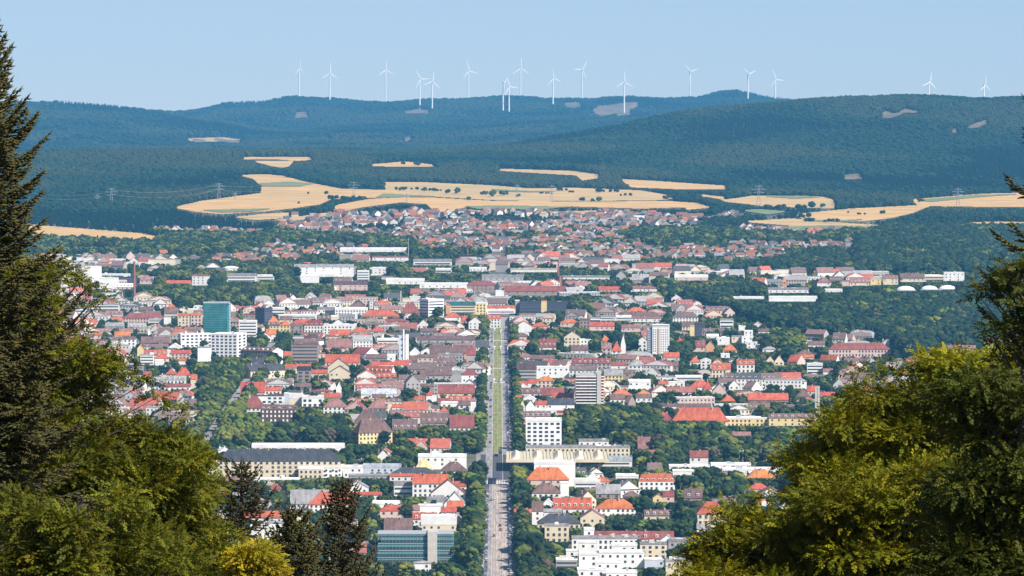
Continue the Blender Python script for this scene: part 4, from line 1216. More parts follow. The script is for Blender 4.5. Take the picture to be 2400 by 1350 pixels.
PR = np.array(PROT)
def room(px, hw, row):
    """highest photo row a thing based at `row` may reach without covering a building traced behind it"""
    lim = np.zeros(len(px))
    for x0, x1, yt, yb in PR:
        m = (px + hw > x0) & (px - hw < x1) & (row > yb); lim = np.where(m, np.maximum(lim, yb), lim)
    return lim
DENSE = [[(445,850),(560,852),(562,960),(640,985),(700,955),(800,950),(822,995),(835,1052),(470,1055),(475,1010),(450,930)],
 [(835,1050),(905,1008),(1110,1000),(1137,1008),(1137,1122),(1095,1112),(1080,1060),(960,1058),(845,1075)],
 [(1296,1005),(1320,960),(1380,943),(1560,955),(1560,985),(1900,990),(1960,930),(2050,1000),(1850,1090),(1485,1062),(1430,1030),(1310,1032)],
 [(1590,715),(1760,690),(2420,690),(2420,800),(2150,860),(2060,805),(1900,800),(1800,775),(1690,735)],
 [(1720,650),(1960,602),(2000,640),(2010,575),(2100,540),(2420,545),(2420,645),(1900,655),(1850,650)],
 [(540,645),(960,640),(960,655),(540,700)], [(370,650),(540,655),(600,715),(330,715),(330,690)], [(1380,680),(1740,672),(1720,712),(1480,712),(1380,705)], [(540,690),(930,690),(930,716),(560,716)],
 [(1070,1130),(1142,1120),(1142,1352),(1000,1352),(1072,1260)], [(1192,1130),(1240,1130),(1244,1180),(1290,1225),(1305,1352),(1192,1352)],
 [(1200,720),(1340,715),(1450,725),(1330,760),(1210,760)], [(950,735),(1140,740),(1140,790),(980,775)], [(1430,1170),(1510,1160),(1640,1150),(1640,1230),(1560,1250),(1400,1240)],
 [(1480,1060),(1860,1080),(1860,1200),(1700,1200),(1620,1150),(1500,1110)], [(690,1110),(840,1110),(880,1150),(830,1200),(640,1200),(640,1130)], [(1500,1230),(1640,1240),(1620,1352),(1560,1352)],
 [(600,715),(600,735),(400,730),(380,715)], [(1240,800),(1500,790),(1500,830),(1240,840)], [(1560,800),(1640,800),(1640,860),(1560,850)], [(1690,780),(1860,800),(2000,870),(1960,900),(1760,830)]]
VILL = [[(640,530),(700,505),(860,500),(960,490),(1030,503),(1120,500),(1300,500),(1420,497),(1600,506),(1720,507),(1755,516),(1640,522),(1650,540),(1500,545),(1440,560),(1560,588),(1720,598),(1750,645),(1600,655),(1200,628),(1180,600),(1000,600),(960,570),(800,560),(700,560)],
 [(352,541),(640,547),(600,562),(400,556)], [(150,608),(560,600),(650,577),(800,572),(870,590),(860,625),(500,642),(150,640)], [(1720,538),(2010,547),(1950,556),(1740,556)], [(1840,578),(2000,572),(2012,600),(1850,614)], [(1560,585),(1700,570),(1860,585),(1960,604),(1720,650),(1580,640)], [(2090,600),(2130,600),(2250,640),(2180,640)]]
def anyp(px, py, ps):
    r = np.zeros(np.shape(px), bool)
    for p in ps: r |= inpoly(px, py, p)
    return r
# ------------------------------------------------------------------ anonymous houses between the traced ones, and the far villages
HW = mat('house_walls', (.95, .95, .95), (.82, .82, .82), scale=.2, vec='World', attr=True); HR = mat('house_roofs', (1, 1, 1), (.75, .75, .75), scale=.25, vec='World', attr=True, fine=5)
wcol = [(.80,.78,.74)]*6 + [(.74,.66,.52)]*3 + [(.66,.52,.46)]*2 + [(.45,.42,.41)]*2
rcity = [(.50,.14,.09)]*3 + [(.36,.13,.11)]*2 + [(.30,.17,.15)]*4 + [(.20,.14,.13)]*6 + [(.10,.10,.11)]*2 + [(.38,.37,.37)]*2
rvil = [(.38,.15,.09)]*3 + [(.25,.13,.09)]*4 + [(.14,.12,.12)]*3 + [(.30,.28,.28)]
def add_house(b, x, y, z, w, d, h, r, a, st, wc, rc, win):
    n0 = len(b.v)
    if st == 'f': b.box(-w/2, w/2, -d/2, d/2, -4, h, 0, wc)
    else: gable_wall(b, w, d, h, r, 'x' if st == 'g' else 'y', wc, 0)
    if win:
        fl = max(1, int(h/3.2)); n = max(2, int(w/3.2))
        for i in range(fl):
            for j in range(n): u = -w/2 + w*(j+.5)/n; zz = h - 2.6 - i*3.2; b.poly([(u-.65, -d/2-.06, zz), (u+.65, -d/2-.06, zz), (u+.65, -d/2-.06, zz+1.5), (u-.65, -d/2-.06, zz+1.5)], 2, (1,1,1))
    roof_geo(b, w, d, h, r, st, rc, 1)
    if win and st != 'f':
        for _ in range(rnd.choice((1, 1, 2))):
            u = rnd.uniform(-.3, .3)*w; b.box(u-.4, u+.4, -.4, .4, h + r*.5, h + r + rnd.uniform(.5, 1.3), 0, rnd.choice([(.7,.68,.65), (.35,.2,.16), (.3,.28,.28)]))
        if st in 'gm' and rnd.random() < .5:
            for j in range(rnd.choice((2, 3, 4))):
                u = -w/2 + w*(j + .6)/4.4; b.box(u-.8, u+.8, -d/2 + .8, -d/2 + 3, h + r*.12, h + r*.12 + 1.5, 0, (.8,.79,.77)); b.poly([(u-.5, -d/2+.76, h+r*.12+.35), (u+.5, -d/2+.76, h+r*.12+.35), (u+.5, -d/2+.76, h+r*.12+1.2), (u-.5, -d/2+.76, h+r*.12+1.2)], 2)
    ca, sa = math.cos(a), math.sin(a)
    for i in range(n0, len(b.v)):
        vx, vy, vz = b.v[i]; b.v[i] = (x + vx*ca - vy*sa, y + vx*sa + vy*ca, z + vz)
def house_field(name, D0_, D1_, sx, sy, sel, pal, hr, wr, maxn, kindlabel):
    b = MB(); cnt = 0
    gy = np.arange(D0_, D1_, sy); c = []
    for yy in gy:
        xx = np.arange(-.0875*yy - 20, .089*yy + 20, sx); xx = xx + R.uniform(-.3, .3, len(xx))*sx
        c.append(np.stack([xx, yy + R.uniform(-.35, .35, len(xx))*sy], -1))
    c = np.concatenate(c); z = ground_z(c[:, 0], c[:, 1]); px, row = proj(c[:, 0], c[:, 1], z)
    m = sel(px, row, c[:, 0], c[:, 1]) & free(c[:, 0], c[:, 1]); c, z, px, row = c[m], z[m], px[m], row[m]
    k = c[:, 1]/FPX; lim = room(px, 7/k, row); room_m = (row - lim)*k
    for i in range(len(c)):
        x, y = c[i]; w = rnd.uniform(*wr); d = rnd.uniform(9, 12); h = rnd.uniform(*hr); st = rnd.choice('ggggphhm' if kindlabel == 'city' else 'gggpph'); r = rnd.uniform(3.6, 6.5) if kindlabel == 'city' else rnd.uniform(3, 5)
        if st == 'p': w = min(w, 12)
        if rnd.random() < (.1 if y < 6900 or kindlabel != 'city' else .3): st = 'f'; r = .4; w *= 1.8 if y > 6900 else 1.4
        tot = h + r
        if room_m[i] < tot:
            s = room_m[i]/tot
            if s < .45: continue
            h *= s; r *= s
        a = rnd.gauss(0, .08) + .5*math.sin(x*.011 + 1)*math.cos(y*.006) if kindlabel == 'city' else rnd.uniform(-.7, .7)
        if not free(np.array([x - w*.45, x + w*.45, x, x]), np.array([y, y, y - d*.4, y + d*.4])).all(): continue
        mark(x, y, w, d, a, .5)
        vw = rnd.choice(wcol); vk = 1 if kindlabel == 'city' else rnd.choice((1, .8, .6, .5)); vw = tuple(q*vk for q in vw)
        add_house(b, x, y, z[i], w, d, h, r, a, st, vw, rnd.choice(pal) if st != 'f' else rnd.choice([(.7,.7,.7),(.4,.4,.4)]), y < 7600); cnt += 1
        if cnt > maxn: break
    o = b.build(name, [HW, HR, GLASS], col=True); return o, cnt
o, n1 = house_field('city_houses', 4950, 8300, 19, 34, lambda px, r, x, y: (~anyp(px, r, DENSE)) & (R.rand(len(px)) < np.where(r < 716, .5, .7)) & (r < 1050) & (px > 60) & ~((r < 716) & (_noise(x*1.6, y*1.6) < .1)) & ~((px > 1560) & (r < 1060) & (r > 690) & (R.rand(len(px)) < .62)), rcity, (6, 12), (12, 27), 2500, 'city')
tag(o, 'tightly packed red, brown and grey roofed town houses filling the blocks between the larger buildings', 'houses', None, 'stuff')
o, n2 = house_field('village_houses', 8250, 10450, 16, 24, lambda px, r, x, y: anyp(px, r, VILL) & (R.rand(len(px)) < .46) & ~((_noise(x*2.3, y*2.3) < -.35)) & ~anyp(px, r, FIELDS), rvil, (4.5, 7.5), (9, 14), 4000, 'village')
tag(o, 'scattered small white houses with pink and brown roofs among trees on the far slope', 'houses', None, 'stuff')
o, n3 = house_field('garden_houses', 3650, 4950, 24, 46, lambda px, r, x, y: (R.rand(len(px)) < .5) & (np.abs(x) > 22) & (r > 1050) & (px > 520) & (px < 1860) & ~anyp(px, r, DENSE[:3] + DENSE[9:11]), rcity, (5, 9), (9, 17), 400, 'city')
tag(o, 'houses with red, brown and grey roofs half hidden between the garden trees around the avenue foot', 'houses', None, 'stuff')
print('houses', n1, n2, n3)
# ------------------------------------------------------------------ tree prototypes
import bmesh
def ico(sub):
    bm = bmesh.new(); bmesh.ops.create_icosphere(bm, subdivisions=sub, radius=1); v = np.array([x.co for x in bm.verts]); f = np.array([[q.index for q in x.verts] for x in bm.faces]); bm.free(); return v, f
IC1, IC2 = ico(1), ico(2)
def crown(seed, n, sub=1, wide=.42, z0=.22, shape='round', jit=.28, br=.17):
    r = np.random.RandomState(seed); v0, f0 = IC2 if sub == 2 else IC1; V = []; Fq = []; C = []
    for i in range(n):
        if shape == 'cone':
            t = (i + .5)/n; z = .12 + .86*t; q = wide*.55*(1 - t)**.85; a = r.rand()*6.28; c = np.array([q*math.cos(a), q*math.sin(a), z]); s = np.array([1, 1, .75])*(wide*.62*(1 - t)**.8 + .035)
        elif shape == 'column':
            z = z0 + (1 - z0)*r.rand(); q = wide*math.sin(math.pi*min(1, .12 + .86*(z - z0)/(1 - z0)))*.7; a = r.rand()*6.28; c = np.array([q*math.cos(a), q*math.sin(a), z*.93]); s = np.array([1, 1, .9])*br
        else:
            d = r.normal(size=3); d /= np.linalg.norm(d); d *= r.rand()**.25; cz = z0 + (1 - z0)/2; c = np.array([d[0]*wide*.75, d[1]*wide*.75, cz + d[2]*(1 - z0)*.40]); s = np.array([1, 1, .72])*br*r.uniform(.65, 1.25)
        vv = v0*(1 + r.uniform(-jit, jit, (len(v0), 1)))*s + c; Fq.append(f0 + len(v0)*i); V.append(vv); C.append(np.tile(np.full(3, r.uniform(.72, 1.28)), (len(v0), 1)))
    return np.concatenate(V), np.concatenate(Fq), np.concatenate(C)
TC = dict(dark=((.020,.040,.015), (.012,.026,.012)), mid=((.052,.076,.016), (.028,.046,.013)), light=((.125,.145,.022), (.070,.092,.016)), conifer=((.016,.040,.022), (.010,.026,.018)), bronze=((.085,.062,.035), (.055,.048,.03)))
TM = {k: mat('foliage_' + k, a, b_, scale=9, attr=True, vary=.34, hue=.028, fine=4, rough=.8, spec=.1) for k, (a, b_) in TC.items()}
BARK = mat('bark', (.10,.08,.06), (.06,.05,.04), scale=3)
KINDS = [('dark', 'round', 46, .44), ('mid', 'round', 46, .46), ('light', 'round', 40, .48), ('conifer', 'cone', 26, .27), ('mid', 'column', 40, .26), ('bronze', 'round', 40, .42), ('dark', 'column', 36, .34), ('mid', 'round', 30, .38)]
CM = []
for i, (k, sh, n, wd) in enumerate(KINDS):
    V, Fq, C = crown(20 + i, n, 1, wd, shape=sh, br=.15 if sh != 'column' else .12, jit=.32); CM.append(mesh_np('crown', V, Fq, [TM[k]], col=C))
tb = MB(); tb.bar((0,0,-.12), (0,0,.5), .03, k=6, r2=.014); TRUNK = tb.mesh('trunk', BARK)
PC = bpy.data.collections.new('prototypes'); NP_ = 0
def proto(V, Fq, C, m):
    global NP_
    o = bpy.data.objects.new('proto_%02d' % NP_, mesh_np('tree_mesh', V, Fq, [m], col=C)); PC.objects.link(o); NP_ += 1
for i, (k, sh, n, wd) in enumerate(KINDS): V, Fq, C = crown(40 + i, n, 1, wd, z0=.1, shape=sh, br=.16 if sh != 'column' else .12, jit=.32); proto(V, Fq, C, TM[k])
FM = [mat('forest_a', (.020,.042,.020), (.012,.028,.016), scale=6, attr=True, vary=.16, hue=.012, rough=.9, spec=.05), mat('forest_b', (.050,.062,.024), (.028,.040,.018), scale=6, attr=True, vary=.16, hue=.012, rough=.9, spec=.05), mat('forest_c', (.012,.030,.020), (.008,.019,.014), scale=6, attr=True, vary=.16, rough=.9, spec=.05)]
for i, (k, sh, n, wd) in enumerate([(0, 'round', 16, .5), (1, 'round', 16, .52), (2, 'cone', 9, .24), (0, 'round', 14, .46), (2, 'cone', 10, .2)]): V, Fq, C = crown(60 + i, n, 1, wd, z0=.0, shape=sh, br=.24, jit=.3); proto(V, Fq, C, FM[k])
def scatter(name, P, H, idx, label, cat):
    """one object whose geometry nodes put the tree meshes on its points"""
    n = len(P); me = bpy.data.meshes.new(name); me.vertices.add(n); me.vertices.foreach_set('co', np.asarray(P, np.float32).ravel())
    a = me.attributes.new('idx', 'INT', 'POINT'); a.data.foreach_set('value', np.asarray(idx, np.int32))
    a = me.attributes.new('scl', 'FLOAT_VECTOR', 'POINT'); s = np.stack([H*R.uniform(.85, 1.2, n), H*R.uniform(.85, 1.2, n), H], -1).astype(np.float32); a.data.foreach_set('vector', s.ravel())
    a = me.attributes.new('rot', 'FLOAT_VECTOR', 'POINT'); q = np.zeros((n, 3), np.float32); q[:, 2] = R.uniform(0, 6.28, n); a.data.foreach_set('vector', q.ravel())
    o = mobj(name, me); g = bpy.data.node_groups.new(name + '_nodes', 'GeometryNodeTree')
    g.interface.new_socket('Geometry', in_out='INPUT', socket_type='NodeSocketGeometry'); g.interface.new_socket('Geometry', in_out='OUTPUT', socket_type='NodeSocketGeometry')
    gi = g.nodes.new('NodeGroupInput'); go = g.nodes.new('NodeGroupOutput'); ip = g.nodes.new('GeometryNodeInstanceOnPoints'); ci = g.nodes.new('GeometryNodeCollectionInfo'); ci.inputs[0].default_value = PC; ci.inputs[1].default_value = True; ci.inputs[2].default_value = True
    def na(nm, t): x = g.nodes.new('GeometryNodeInputNamedAttribute'); x.data_type = t; x.inputs[0].default_value = nm; return x.outputs[0]
    g.links.new(gi.outputs[0], ip.inputs['Points']); g.links.new(ci.outputs[0], ip.inputs['Instance']); ip.inputs['Pick Instance'].default_value = True
    g.links.new(na('idx', 'INT'), ip.inputs['Instance Index']); g.links.new(na('scl', 'FLOAT_VECTOR'), ip.inputs['Scale']); g.links.new(na('rot', 'FLOAT_VECTOR'), ip.inputs['Rotation'])
    g.links.new(ip.outputs[0], go.inputs[0]); md = o.modifiers.new('scatter', 'NODES'); md.node_group = g
    tag(o, label, cat, None, 'stuff'); return o
# ------------------------------------------------------------------ town trees
c = []
for yy in np.arange(3450, 9400, 9.0):
    xx = np.arange(-.0875*yy - 30, .089*yy + 30, 9.0); c.append(np.stack([xx + R.uniform(-3.6, 3.6, len(xx)), yy + R.uniform(-4, 4, len(xx))], -1))
c = np.concatenate(c); z = ground_z(c[:, 0], c[:, 1]); px, row = proj(c[:, 0], c[:, 1], z)
dn = anyp(px, row, DENSE); vl = anyp(px, row, VILL); fd = anyp(px, row, FIELDS); ns = _noise(c[:, 0]*1.7, c[:, 1]*1.7)
low = (row > 1060)
p = np.where(dn, .97, np.where(vl, .78, np.where(row < 605, .95, np.where(low, .75, np.where(row < 716, .8, np.where(px > 1480, .85, .58))))))
Hm = np.where(dn, R.uniform(10, 17, len(c)), np.where(vl, R.uniform(5, 9, len(c)), np.where(row < 605, R.uniform(9, 15, len(c)), np.where(low, R.uniform(6, 13, len(c)), R.uniform(4.5, 10, len(c))))))
hill = inpoly(px, row, DENSE[3]) | inpoly(px, row, DENSE[4]); Hm = np.where(hill, R.uniform(13, 21, len(c)), Hm)
m = (R.rand(len(c)) < p) & ~fd & free(c[:, 0], c[:, 1]) & (np.abs(c[:, 0]) > 13)
c, z, px, row, Hm, hill, dn = c[m], z[m], px[m], row[m], Hm[m], hill[m], dn[m]
k = c[:, 1]/FPX; lim = room(px, Hm*.33/k, row); rm = (row - lim)*k + 1.2
ok = rm > 3.2; Hm = np.minimum(Hm, rm)
rows_av = [(sx*(14.2 + R.uniform(-.8, .8)) + (1.8 if sx > 0 else 0), yy + R.uniform(-1, 1), R.uniform(7, 12)) for yy in np.arange(3420, 6640, 7.8) for sx in (-1, 1) if not 4385 < yy < 4662 and R.rand() < .9]
rows_ss = [(-225 + sx*(11 + R.uniform(-1, 1)), yy, R.uniform(9, 14)) for yy in np.arange(4700, 6200, 8) for sx in (-1, 1)]
av = np.array(rows_av + rows_ss)
c, z, px, row, Hm, hill, dn = [q[ok] for q in (c, z, px, row, Hm, hill, dn)]
# open up a small court round the balcony tower etc. is left to the raster; now merge the street rows
c = np.concatenate([c, av[:, :2]]); z = np.concatenate([z, ground_z(av[:, 0], av[:, 1])]); Hm = np.concatenate([Hm, av[:, 2]]); isav = np.concatenate([np.zeros(len(px), bool), np.ones(len(av), bool)]); hill = np.concatenate([hill, np.zeros(len(av), bool)])
px, row = proj(c[:, 0], c[:, 1], z)
u = R.rand(len(c)); idx = np.select([u < .27, u < .58, u < .77, u < .84, u < .88, u < .92, u < .96], [0, 1, 2, 3, 4, 5, 6], 7)
idx = np.where(isav, np.where(u < .5, 1, np.where(u < .7, 0, np.where(u < .9, 2, 7))), idx); idx = np.where(inpoly(px, row, [(500,960),(640,960),(640,1060),(470,1060)]) & (u < .7), 2, idx)
idx = np.where(hill & (u > .6) & (u < .9), 0, idx)
LEFTENV = [(0,60),(155,600),(255,690),(180,760),(310,870),(430,940),(475,1040),(505,1140),(560,1260),(650,1350),(0,1350)]
RIGHTENV = [(2400,780),(2240,830),(2110,870),(1980,960),(1840,1040),(1860,1150),(1700,1220),(1610,1350),(2400,1350)]
vis = ~(inpoly(px, row - 20, LEFTENV) | inpoly(px, row - 20, RIGHTENV)) & (px > 0) & (px < 2400) & (row < 1385) & (row - Hm*FPX/c[:, 1] < 1345)
size = np.where(vis, Hm/c[:, 1], 0); order = np.argsort(-size); ind = order[:300]; rest = np.setdiff1d(np.arange(len(c)), ind)
print('town trees', len(c))
kn = ['dark round-crowned broadleaf tree', 'mid-green round-crowned tree', 'light green rounded tree', 'dark pointed conifer', 'slim mid-green columnar tree', 'bronze-leaved round tree', 'dark upright tree', 'small mid-green tree']
for i in ind:
    x, y = c[i]; h = float(Hm[i]); kd = int(idx[i]); rt = empty('conifer' if kd == 3 else 'broadleaf_tree', (float(x), float(y), float(z[i])), float(R.uniform(0, 6.28)))
    if isav[i]: lb = f'{kn[kd]} in the row on the {"left" if x < 0 else "right"} of the avenue, {"below" if y < 4390 else "above"} the crossing' if abs(x) < 30 else f'{kn[kd]} lining the side street left'
    else: lb = f'{kn[kd]} {rel(px[i], row[i] - h*FPX/y/2)}'
    tag(rt, lb, 'tree', lb[:60])
    o = mobj('crown', CM[kd], rt); o.scale = (h*float(R.uniform(.9, 1.15)), h*float(R.uniform(.9, 1.15)), h); o = mobj('trunk', TRUNK, rt); o.scale = (h, h, h)
scatter('town_trees', np.concatenate([c[rest], z[rest][:, None]], 1), Hm[rest], idx[rest], 'dark and mid-green broadleaf trees filling the gaps between the roofs across the town', 'trees')
# ------------------------------------------------------------------ forests on the hills and hedges between the fields
c = []
yy = 9300.0
while yy < 28900:
    st = 11 if yy < 12500 else (13 if yy < 16000 else (19 if yy < 20000 else 24)); xx = np.arange(-.0895*yy - 30, .091*yy + 30, st*1.0); c.append(np.stack([xx + R.uniform(-.45, .45, len(xx))*st, yy + R.uniform(-.5, .5, len(xx))*st], -1)); yy += st*1.15
c = np.concatenate(c); z = ground_z(c[:, 0], c[:, 1]); px, row = proj(c[:, 0], c[:, 1], z)
kk = FPX/c[:, 1]
m = ~anyp(px, row, FIELDS) & ~anyp(px, row - 4, CLEARS) & (row < 600)
vl = anyp(px, row, VILL); m &= ~(vl & (R.rand(len(c)) < .3)); m &= free(c[:, 0], c[:, 1]) | (c[:, 1] > 10600)
# trees just in front of a field stay low so that the field shows
H = np.where(c[:, 1] > 12300, R.uniform(11, 16, len(c)), R.uniform(8, 13, len(c))) * np.where(c[:, 1] > 20000, 1.6, np.where(c[:, 1] > 16000, 1.25, 1))
infront = np.zeros(len(c), bool); H0 = H.copy()
for fr in (1.0, .8, .6, .4, .25):
    q = anyp(px, row - H0*kk*fr, FIELDS); infront |= q; H = np.where(q, np.minimum(H, np.maximum(H0*(fr - .15), 2.2)*R.uniform(.7, 1.15, len(c))), H); H = np.where(vl, np.minimum(H, R.uniform(5, 9, len(c))), H)
m &= ~(infront & (R.rand(len(c)) < .35))
c, z, H, px, row = c[m], z[m], H[m], px[m], row[m]
u = R.rand(len(c)); pat = _noise(c[:, 0]*.9, c[:, 1]*.6) + .8*_noise(c[:, 0]*.3 + 200, c[:, 1]*.22); g = np.where(pat + R.normal(0, .22, len(c)) > .5, 1, np.where(pat + R.normal(0, .2, len(c)) < -.6, 2, 0)); idx = len(KINDS) + np.where(g == 0, np.where(u < .5, 0, 3), np.where(g == 1, 1, np.where(u < .5, 2, 4)))
scatter('forest', np.concatenate([c, (z - .5)[:, None]], 1), H, idx, 'dense mixed forest covering the far slopes and ridges', 'forest')
print('forest', len(c))
# hedges and lone trees inside the fields: (photo x, row, height m, count, spread px)
HB = [(765,457,7,1,0),(1060,455,10,5,28),(1098,470,6,5,30),(1132,458,7,6,22),(1157,462,12,2,10),(1187,459,8,6,26),(1212,462,5,3,10),(950,447,6,10,60),(1000,448,6,8,40),(1025,449,5,4,20),(830,470,8,10,50),(790,470,8,8,40),(1365,472,7,3,12),(1388,473,6,3,8),(1408,473,8,4,14),(1310,448,6,8,35),(1345,452,5,4,20),(1420,452,7,12,60),(1470,460,5,6,30),
 (1280,455,4,8,30),(1600,468,8,22,90),(1820,492,8,10,60),(1880,492,8,8,30),(1910,490,12,4,18),(1870,512,8,10,80),(1900,520,7,6,28),(1940,522,6,5,26),(1965,521,6,2,8),(2065,502,6,4,14),(1985,500,4,2,6),(2020,504,4,3,20),(2035,540,5,14,60),(944,387,8,2,8),(976,389,9,4,16),(600,575,4,12,80),(340,576,5,10,60),(700,478,5,1,0),(720,455,4,2,6),(2150,475,8,6,30),(1925,487,7,3,10),(870,430,9,8,50)]
FLM = [(829,445,'the pylon over the wheat'),(953,463,'the thin field pole'),(1212,450,'the faint middle pylon'),(1293,455,'the farm-track pylon'),(1778,458,'the large right pylon'),(2034,527,'the small lower right pylon'),(2245,460,'the faint far right pylon'),(513,448,'the forest-edge pylon'),(960,386,'the highest small wheat strip'),(1400,415,'the upper right wheat strip'),(620,575,'the village strip'),(1600,468,'the tip of the middle wheat field')]
for px_, row_, h, n, sp in HB:
    for j in range(n):
        q = px_ + (rnd.uniform(-.5, .5)*sp if n > 1 else 0); X, D, Z = hit1(q, row_ + rnd.uniform(-1, 1)); hh = h*rnd.uniform(.8, 1.25)
        rt = empty('hedge_tree' if n > 2 else 'field_tree', (X, D, Z), rnd.uniform(0, 6))
        _s = LM; LM = FLM; lb = ('lone round tree ' if n == 1 else 'bushy hedge tree ') + rel(px_, row_); LM = _s
        tag(rt, lb, 'tree', lb[:60]); o = mobj('crown', CM[rnd.choice([0, 0, 1, 7])], rt); o.scale = (hh*1.25, hh*1.25, hh)
# ------------------------------------------------------------------ foreground trees, 85 to 150 m away on the slope below the camera
def leafmat(name, c1, c2, tr=.3): return mat(name, c1, c2, scale=1.6, attr=True, rough=.6, spec=.12, trans=tr, contrast=(.3, .7))
LF_OLIVE = leafmat('olive_leaves', (.165, .165, .010), (.060, .080, .009)); LF_GOLD = leafmat('golden_green_leaves', (.235, .220, .008), (.085, .110, .008)); LF_YEL = leafmat('yellow_green_leaves', (.42, .34, .02), (.26, .25, .018), .35)
LF_DARK = leafmat('dark_leaves', (.075, .090, .010), (.035, .050, .008), .25)
ND_OLIVE = mat('spruce_needles', (.085, .080, .022), (.042, .046, .016), scale=2, attr=True, rough=.7, spec=.2); ND_BROWN = mat('rusty_spruce_needles', (.062, .052, .020), (.030, .034, .014), scale=2, attr=True, rough=.7, spec=.2)
def basis(d, up):
    d = d/np.linalg.norm(d, axis=1, keepdims=True); s = np.cross(d, up); n = np.linalg.norm(s, axis=1, keepdims=True); s = np.where(n > 1e-3, s/np.maximum(n, 1e-3), np.array([[1, 0, 0]])); return d, s, np.cross(s, d)
def stamp(tv, tf, P, d, up, sc, col, tcol=None):
    d, s, u = basis(d, up); n = len(P); sc = np.asarray(sc).reshape(n, -1)
    if sc.shape[1] == 1: sc = np.repeat(sc, 3, 1)
    V = P[:, None] + (tv[None, :, :1]*sc[:, None, :1])*d[:, None] + (tv[None, :, 1:2]*sc[:, None, 1:2])*s[:, None] + (tv[None, :, 2:]*sc[:, None, 2:])*u[:, None]
    Fq = (tf[None] + (np.arange(n)*len(tv))[:, None, None]).reshape(-1, tf.shape[1]); C = np.repeat(np.asarray(col).reshape(n, -1), len(tv), 0)
    if C.shape[1] == 1: C = np.repeat(C, 3, 1)
    return V.reshape(-1, 3), Fq, C
def spray_template():
    V = []; Fq = []; r = np.random.RandomState(3)
    for i in range(11):
        t = i/10; b_ = np.array([t, 0, -.12*t*t]); sd = 1 if i % 2 else -1; a = sd*(1.0 - .5*t) if i < 10 else 0; L = .30*(1 - .25*t); W = .085
        dr = np.array([math.cos(a), math.sin(a), r.uniform(-.45, .15)]); pr_ = np.array([-math.sin(a), math.cos(a), r.uniform(-.7, .7)]); n = len(V)
        V += [b_, b_ + dr*L*.5 + pr_*W, b_ + dr*L, b_ + dr*L*.5 - pr_*W]; Fq.append((n, n+1, n+2, n+3))
    return np.array(V), np.array(Fq)
SPR = spray_template()
def leafy(parent, name, m, centres, radii, n_sprays, L=.30, flat=.5, seed=1, droop=.25):
    r = np.random.RandomState(seed); Vs = []; Fs = []; Cs = []; off = 0
    for (cx, cy_, cz), rad in zip(centres, radii):
        n = int(n_sprays*rad*rad/.3); d = r.normal(size=(n, 3)); d /= np.linalg.norm(d, axis=1, keepdims=True); d[:, 2] = np.abs(d[:, 2])*np.where(r.rand(n) < .8, 1, -.6)
        q = r.rand(n)**.4; ax = r.uniform(.75, 1.3, 3); ax[2] = flat; P = np.array([cx, cy_, cz]) + d*q[:, None]*rad*ax
        dr = d*np.array([1, 1, .6]) + r.normal(size=(n, 3))*.35; dr[:, 2] -= droop*r.rand(n); up = np.array([0, 0, 1.]) + r.normal(size=(n, 3))*.45
        tone = np.clip(r.normal(1, .16), .6, 1.5)*r.uniform(.75, 1.25, n); yl = r.rand(n); C = np.stack([tone*(1 + .35*(yl > .85)), tone*(1 + .12*(yl > .85)), tone], -1)
        V, Fq, C = stamp(SPR[0], SPR[1], P, dr, up, L*r.uniform(.7, 1.25, n), C); Vs.append(V); Fs.append(Fq + off); Cs.append(C); off += len(V)
    return mobj(name, mesh_np(name, np.concatenate(Vs), np.concatenate(Fs), [m], col=np.concatenate(Cs)), parent)
def limb(b, a, c, r0, r1, bend=.15, n=5):
    a, c = Vector(a), Vector(c); P = [a.lerp(c, i/n) + Vector((0, 0, bend*math.sin(math.pi*i/n))) for i in range(n+1)]
    for i in range(n): b.bar(P[i], P[i+1], r0 + (r1-r0)*i/n, k=6, r2=r0 + (r1-r0)*(i+1)/n)
def broadleaf(env, D, T, nc, lab, m, tx, seed, n_spr=140, L=.24, rad=(.42, .72), flat=.45, extra=(), grow=1.0, trunk_top=.75, edge_bias=0):
    """crown = leaf clumps spread through a volume; env is its outline seen from the camera, T its half depth"""
    r = np.random.RandomState(seed); xs = [p[0] for p in env]; ysr = [p[1] for p in env]; cs = []; rs = []; tries = 0
    gz = float(ground_z(0, D)); zb = CAMZ + float(ray(1200, max(ysr))[2])*D
    while len(cs) < nc and tries < 40000:
        tries += 1; px_, py_ = r.uniform(min(xs), max(xs)), r.uniform(min(ysr), max(ysr)); q = r.uniform(*rad); pr_ = q*FPX/D*.82
        if not inpoly([px_ + pr_, px_ - pr_, px_, px_], [py_, py_, py_ - pr_*.6, py_ + pr_*.4], env).sum() >= 3: continue
        dd = D + r.uniform(-T, T); x, y, z = at(px_, py_, dd); cs.append((x, y, z)); rs.append(q)
    for px_, py_, q, dy in extra: cs.append(at(px_, py_, D + dy)); rs.append(q)
    bx_ = float(ray(tx, 900)[0])*D; rt = empty('broadleaf_tree', (bx_, D, gz)); tag(rt, lab, 'tree')
    C = np.array(cs); o = leafy(rt, 'crown', m, C - np.array([bx_, D, gz]), rs, n_spr, L, flat, seed)
    tz = CAMZ + float(ray(1200, min(ysr)*.75 + max(ysr)*.25)[2])*D - gz; b = MB(); limb(b, (0, 0, -.5), (0, 0, tz), .34, .16, 0, 6); b.build('trunk', BARK, rt, smooth=True)
    pick = np.argsort(r.rand(len(cs)))[:34]; b = MB()
    for i in pick:
        p = C[i] - np.array([bx_, D, gz]); z0 = min(tz, p[2] - .4) - r.uniform(.2, 1.6); limb(b, (0, 0, max(z0, 1)), p, .06, .012, .1, 5)
    for px_, py_, q, dy in extra:
        p = np.array(at(px_, py_, D + dy)) - np.array([bx_, D, gz]); limb(b, (0, 0, p[2] - 1.1), p, .024, .006, -.1, 6)
    b.build('limbs', BARK, rt); return rt
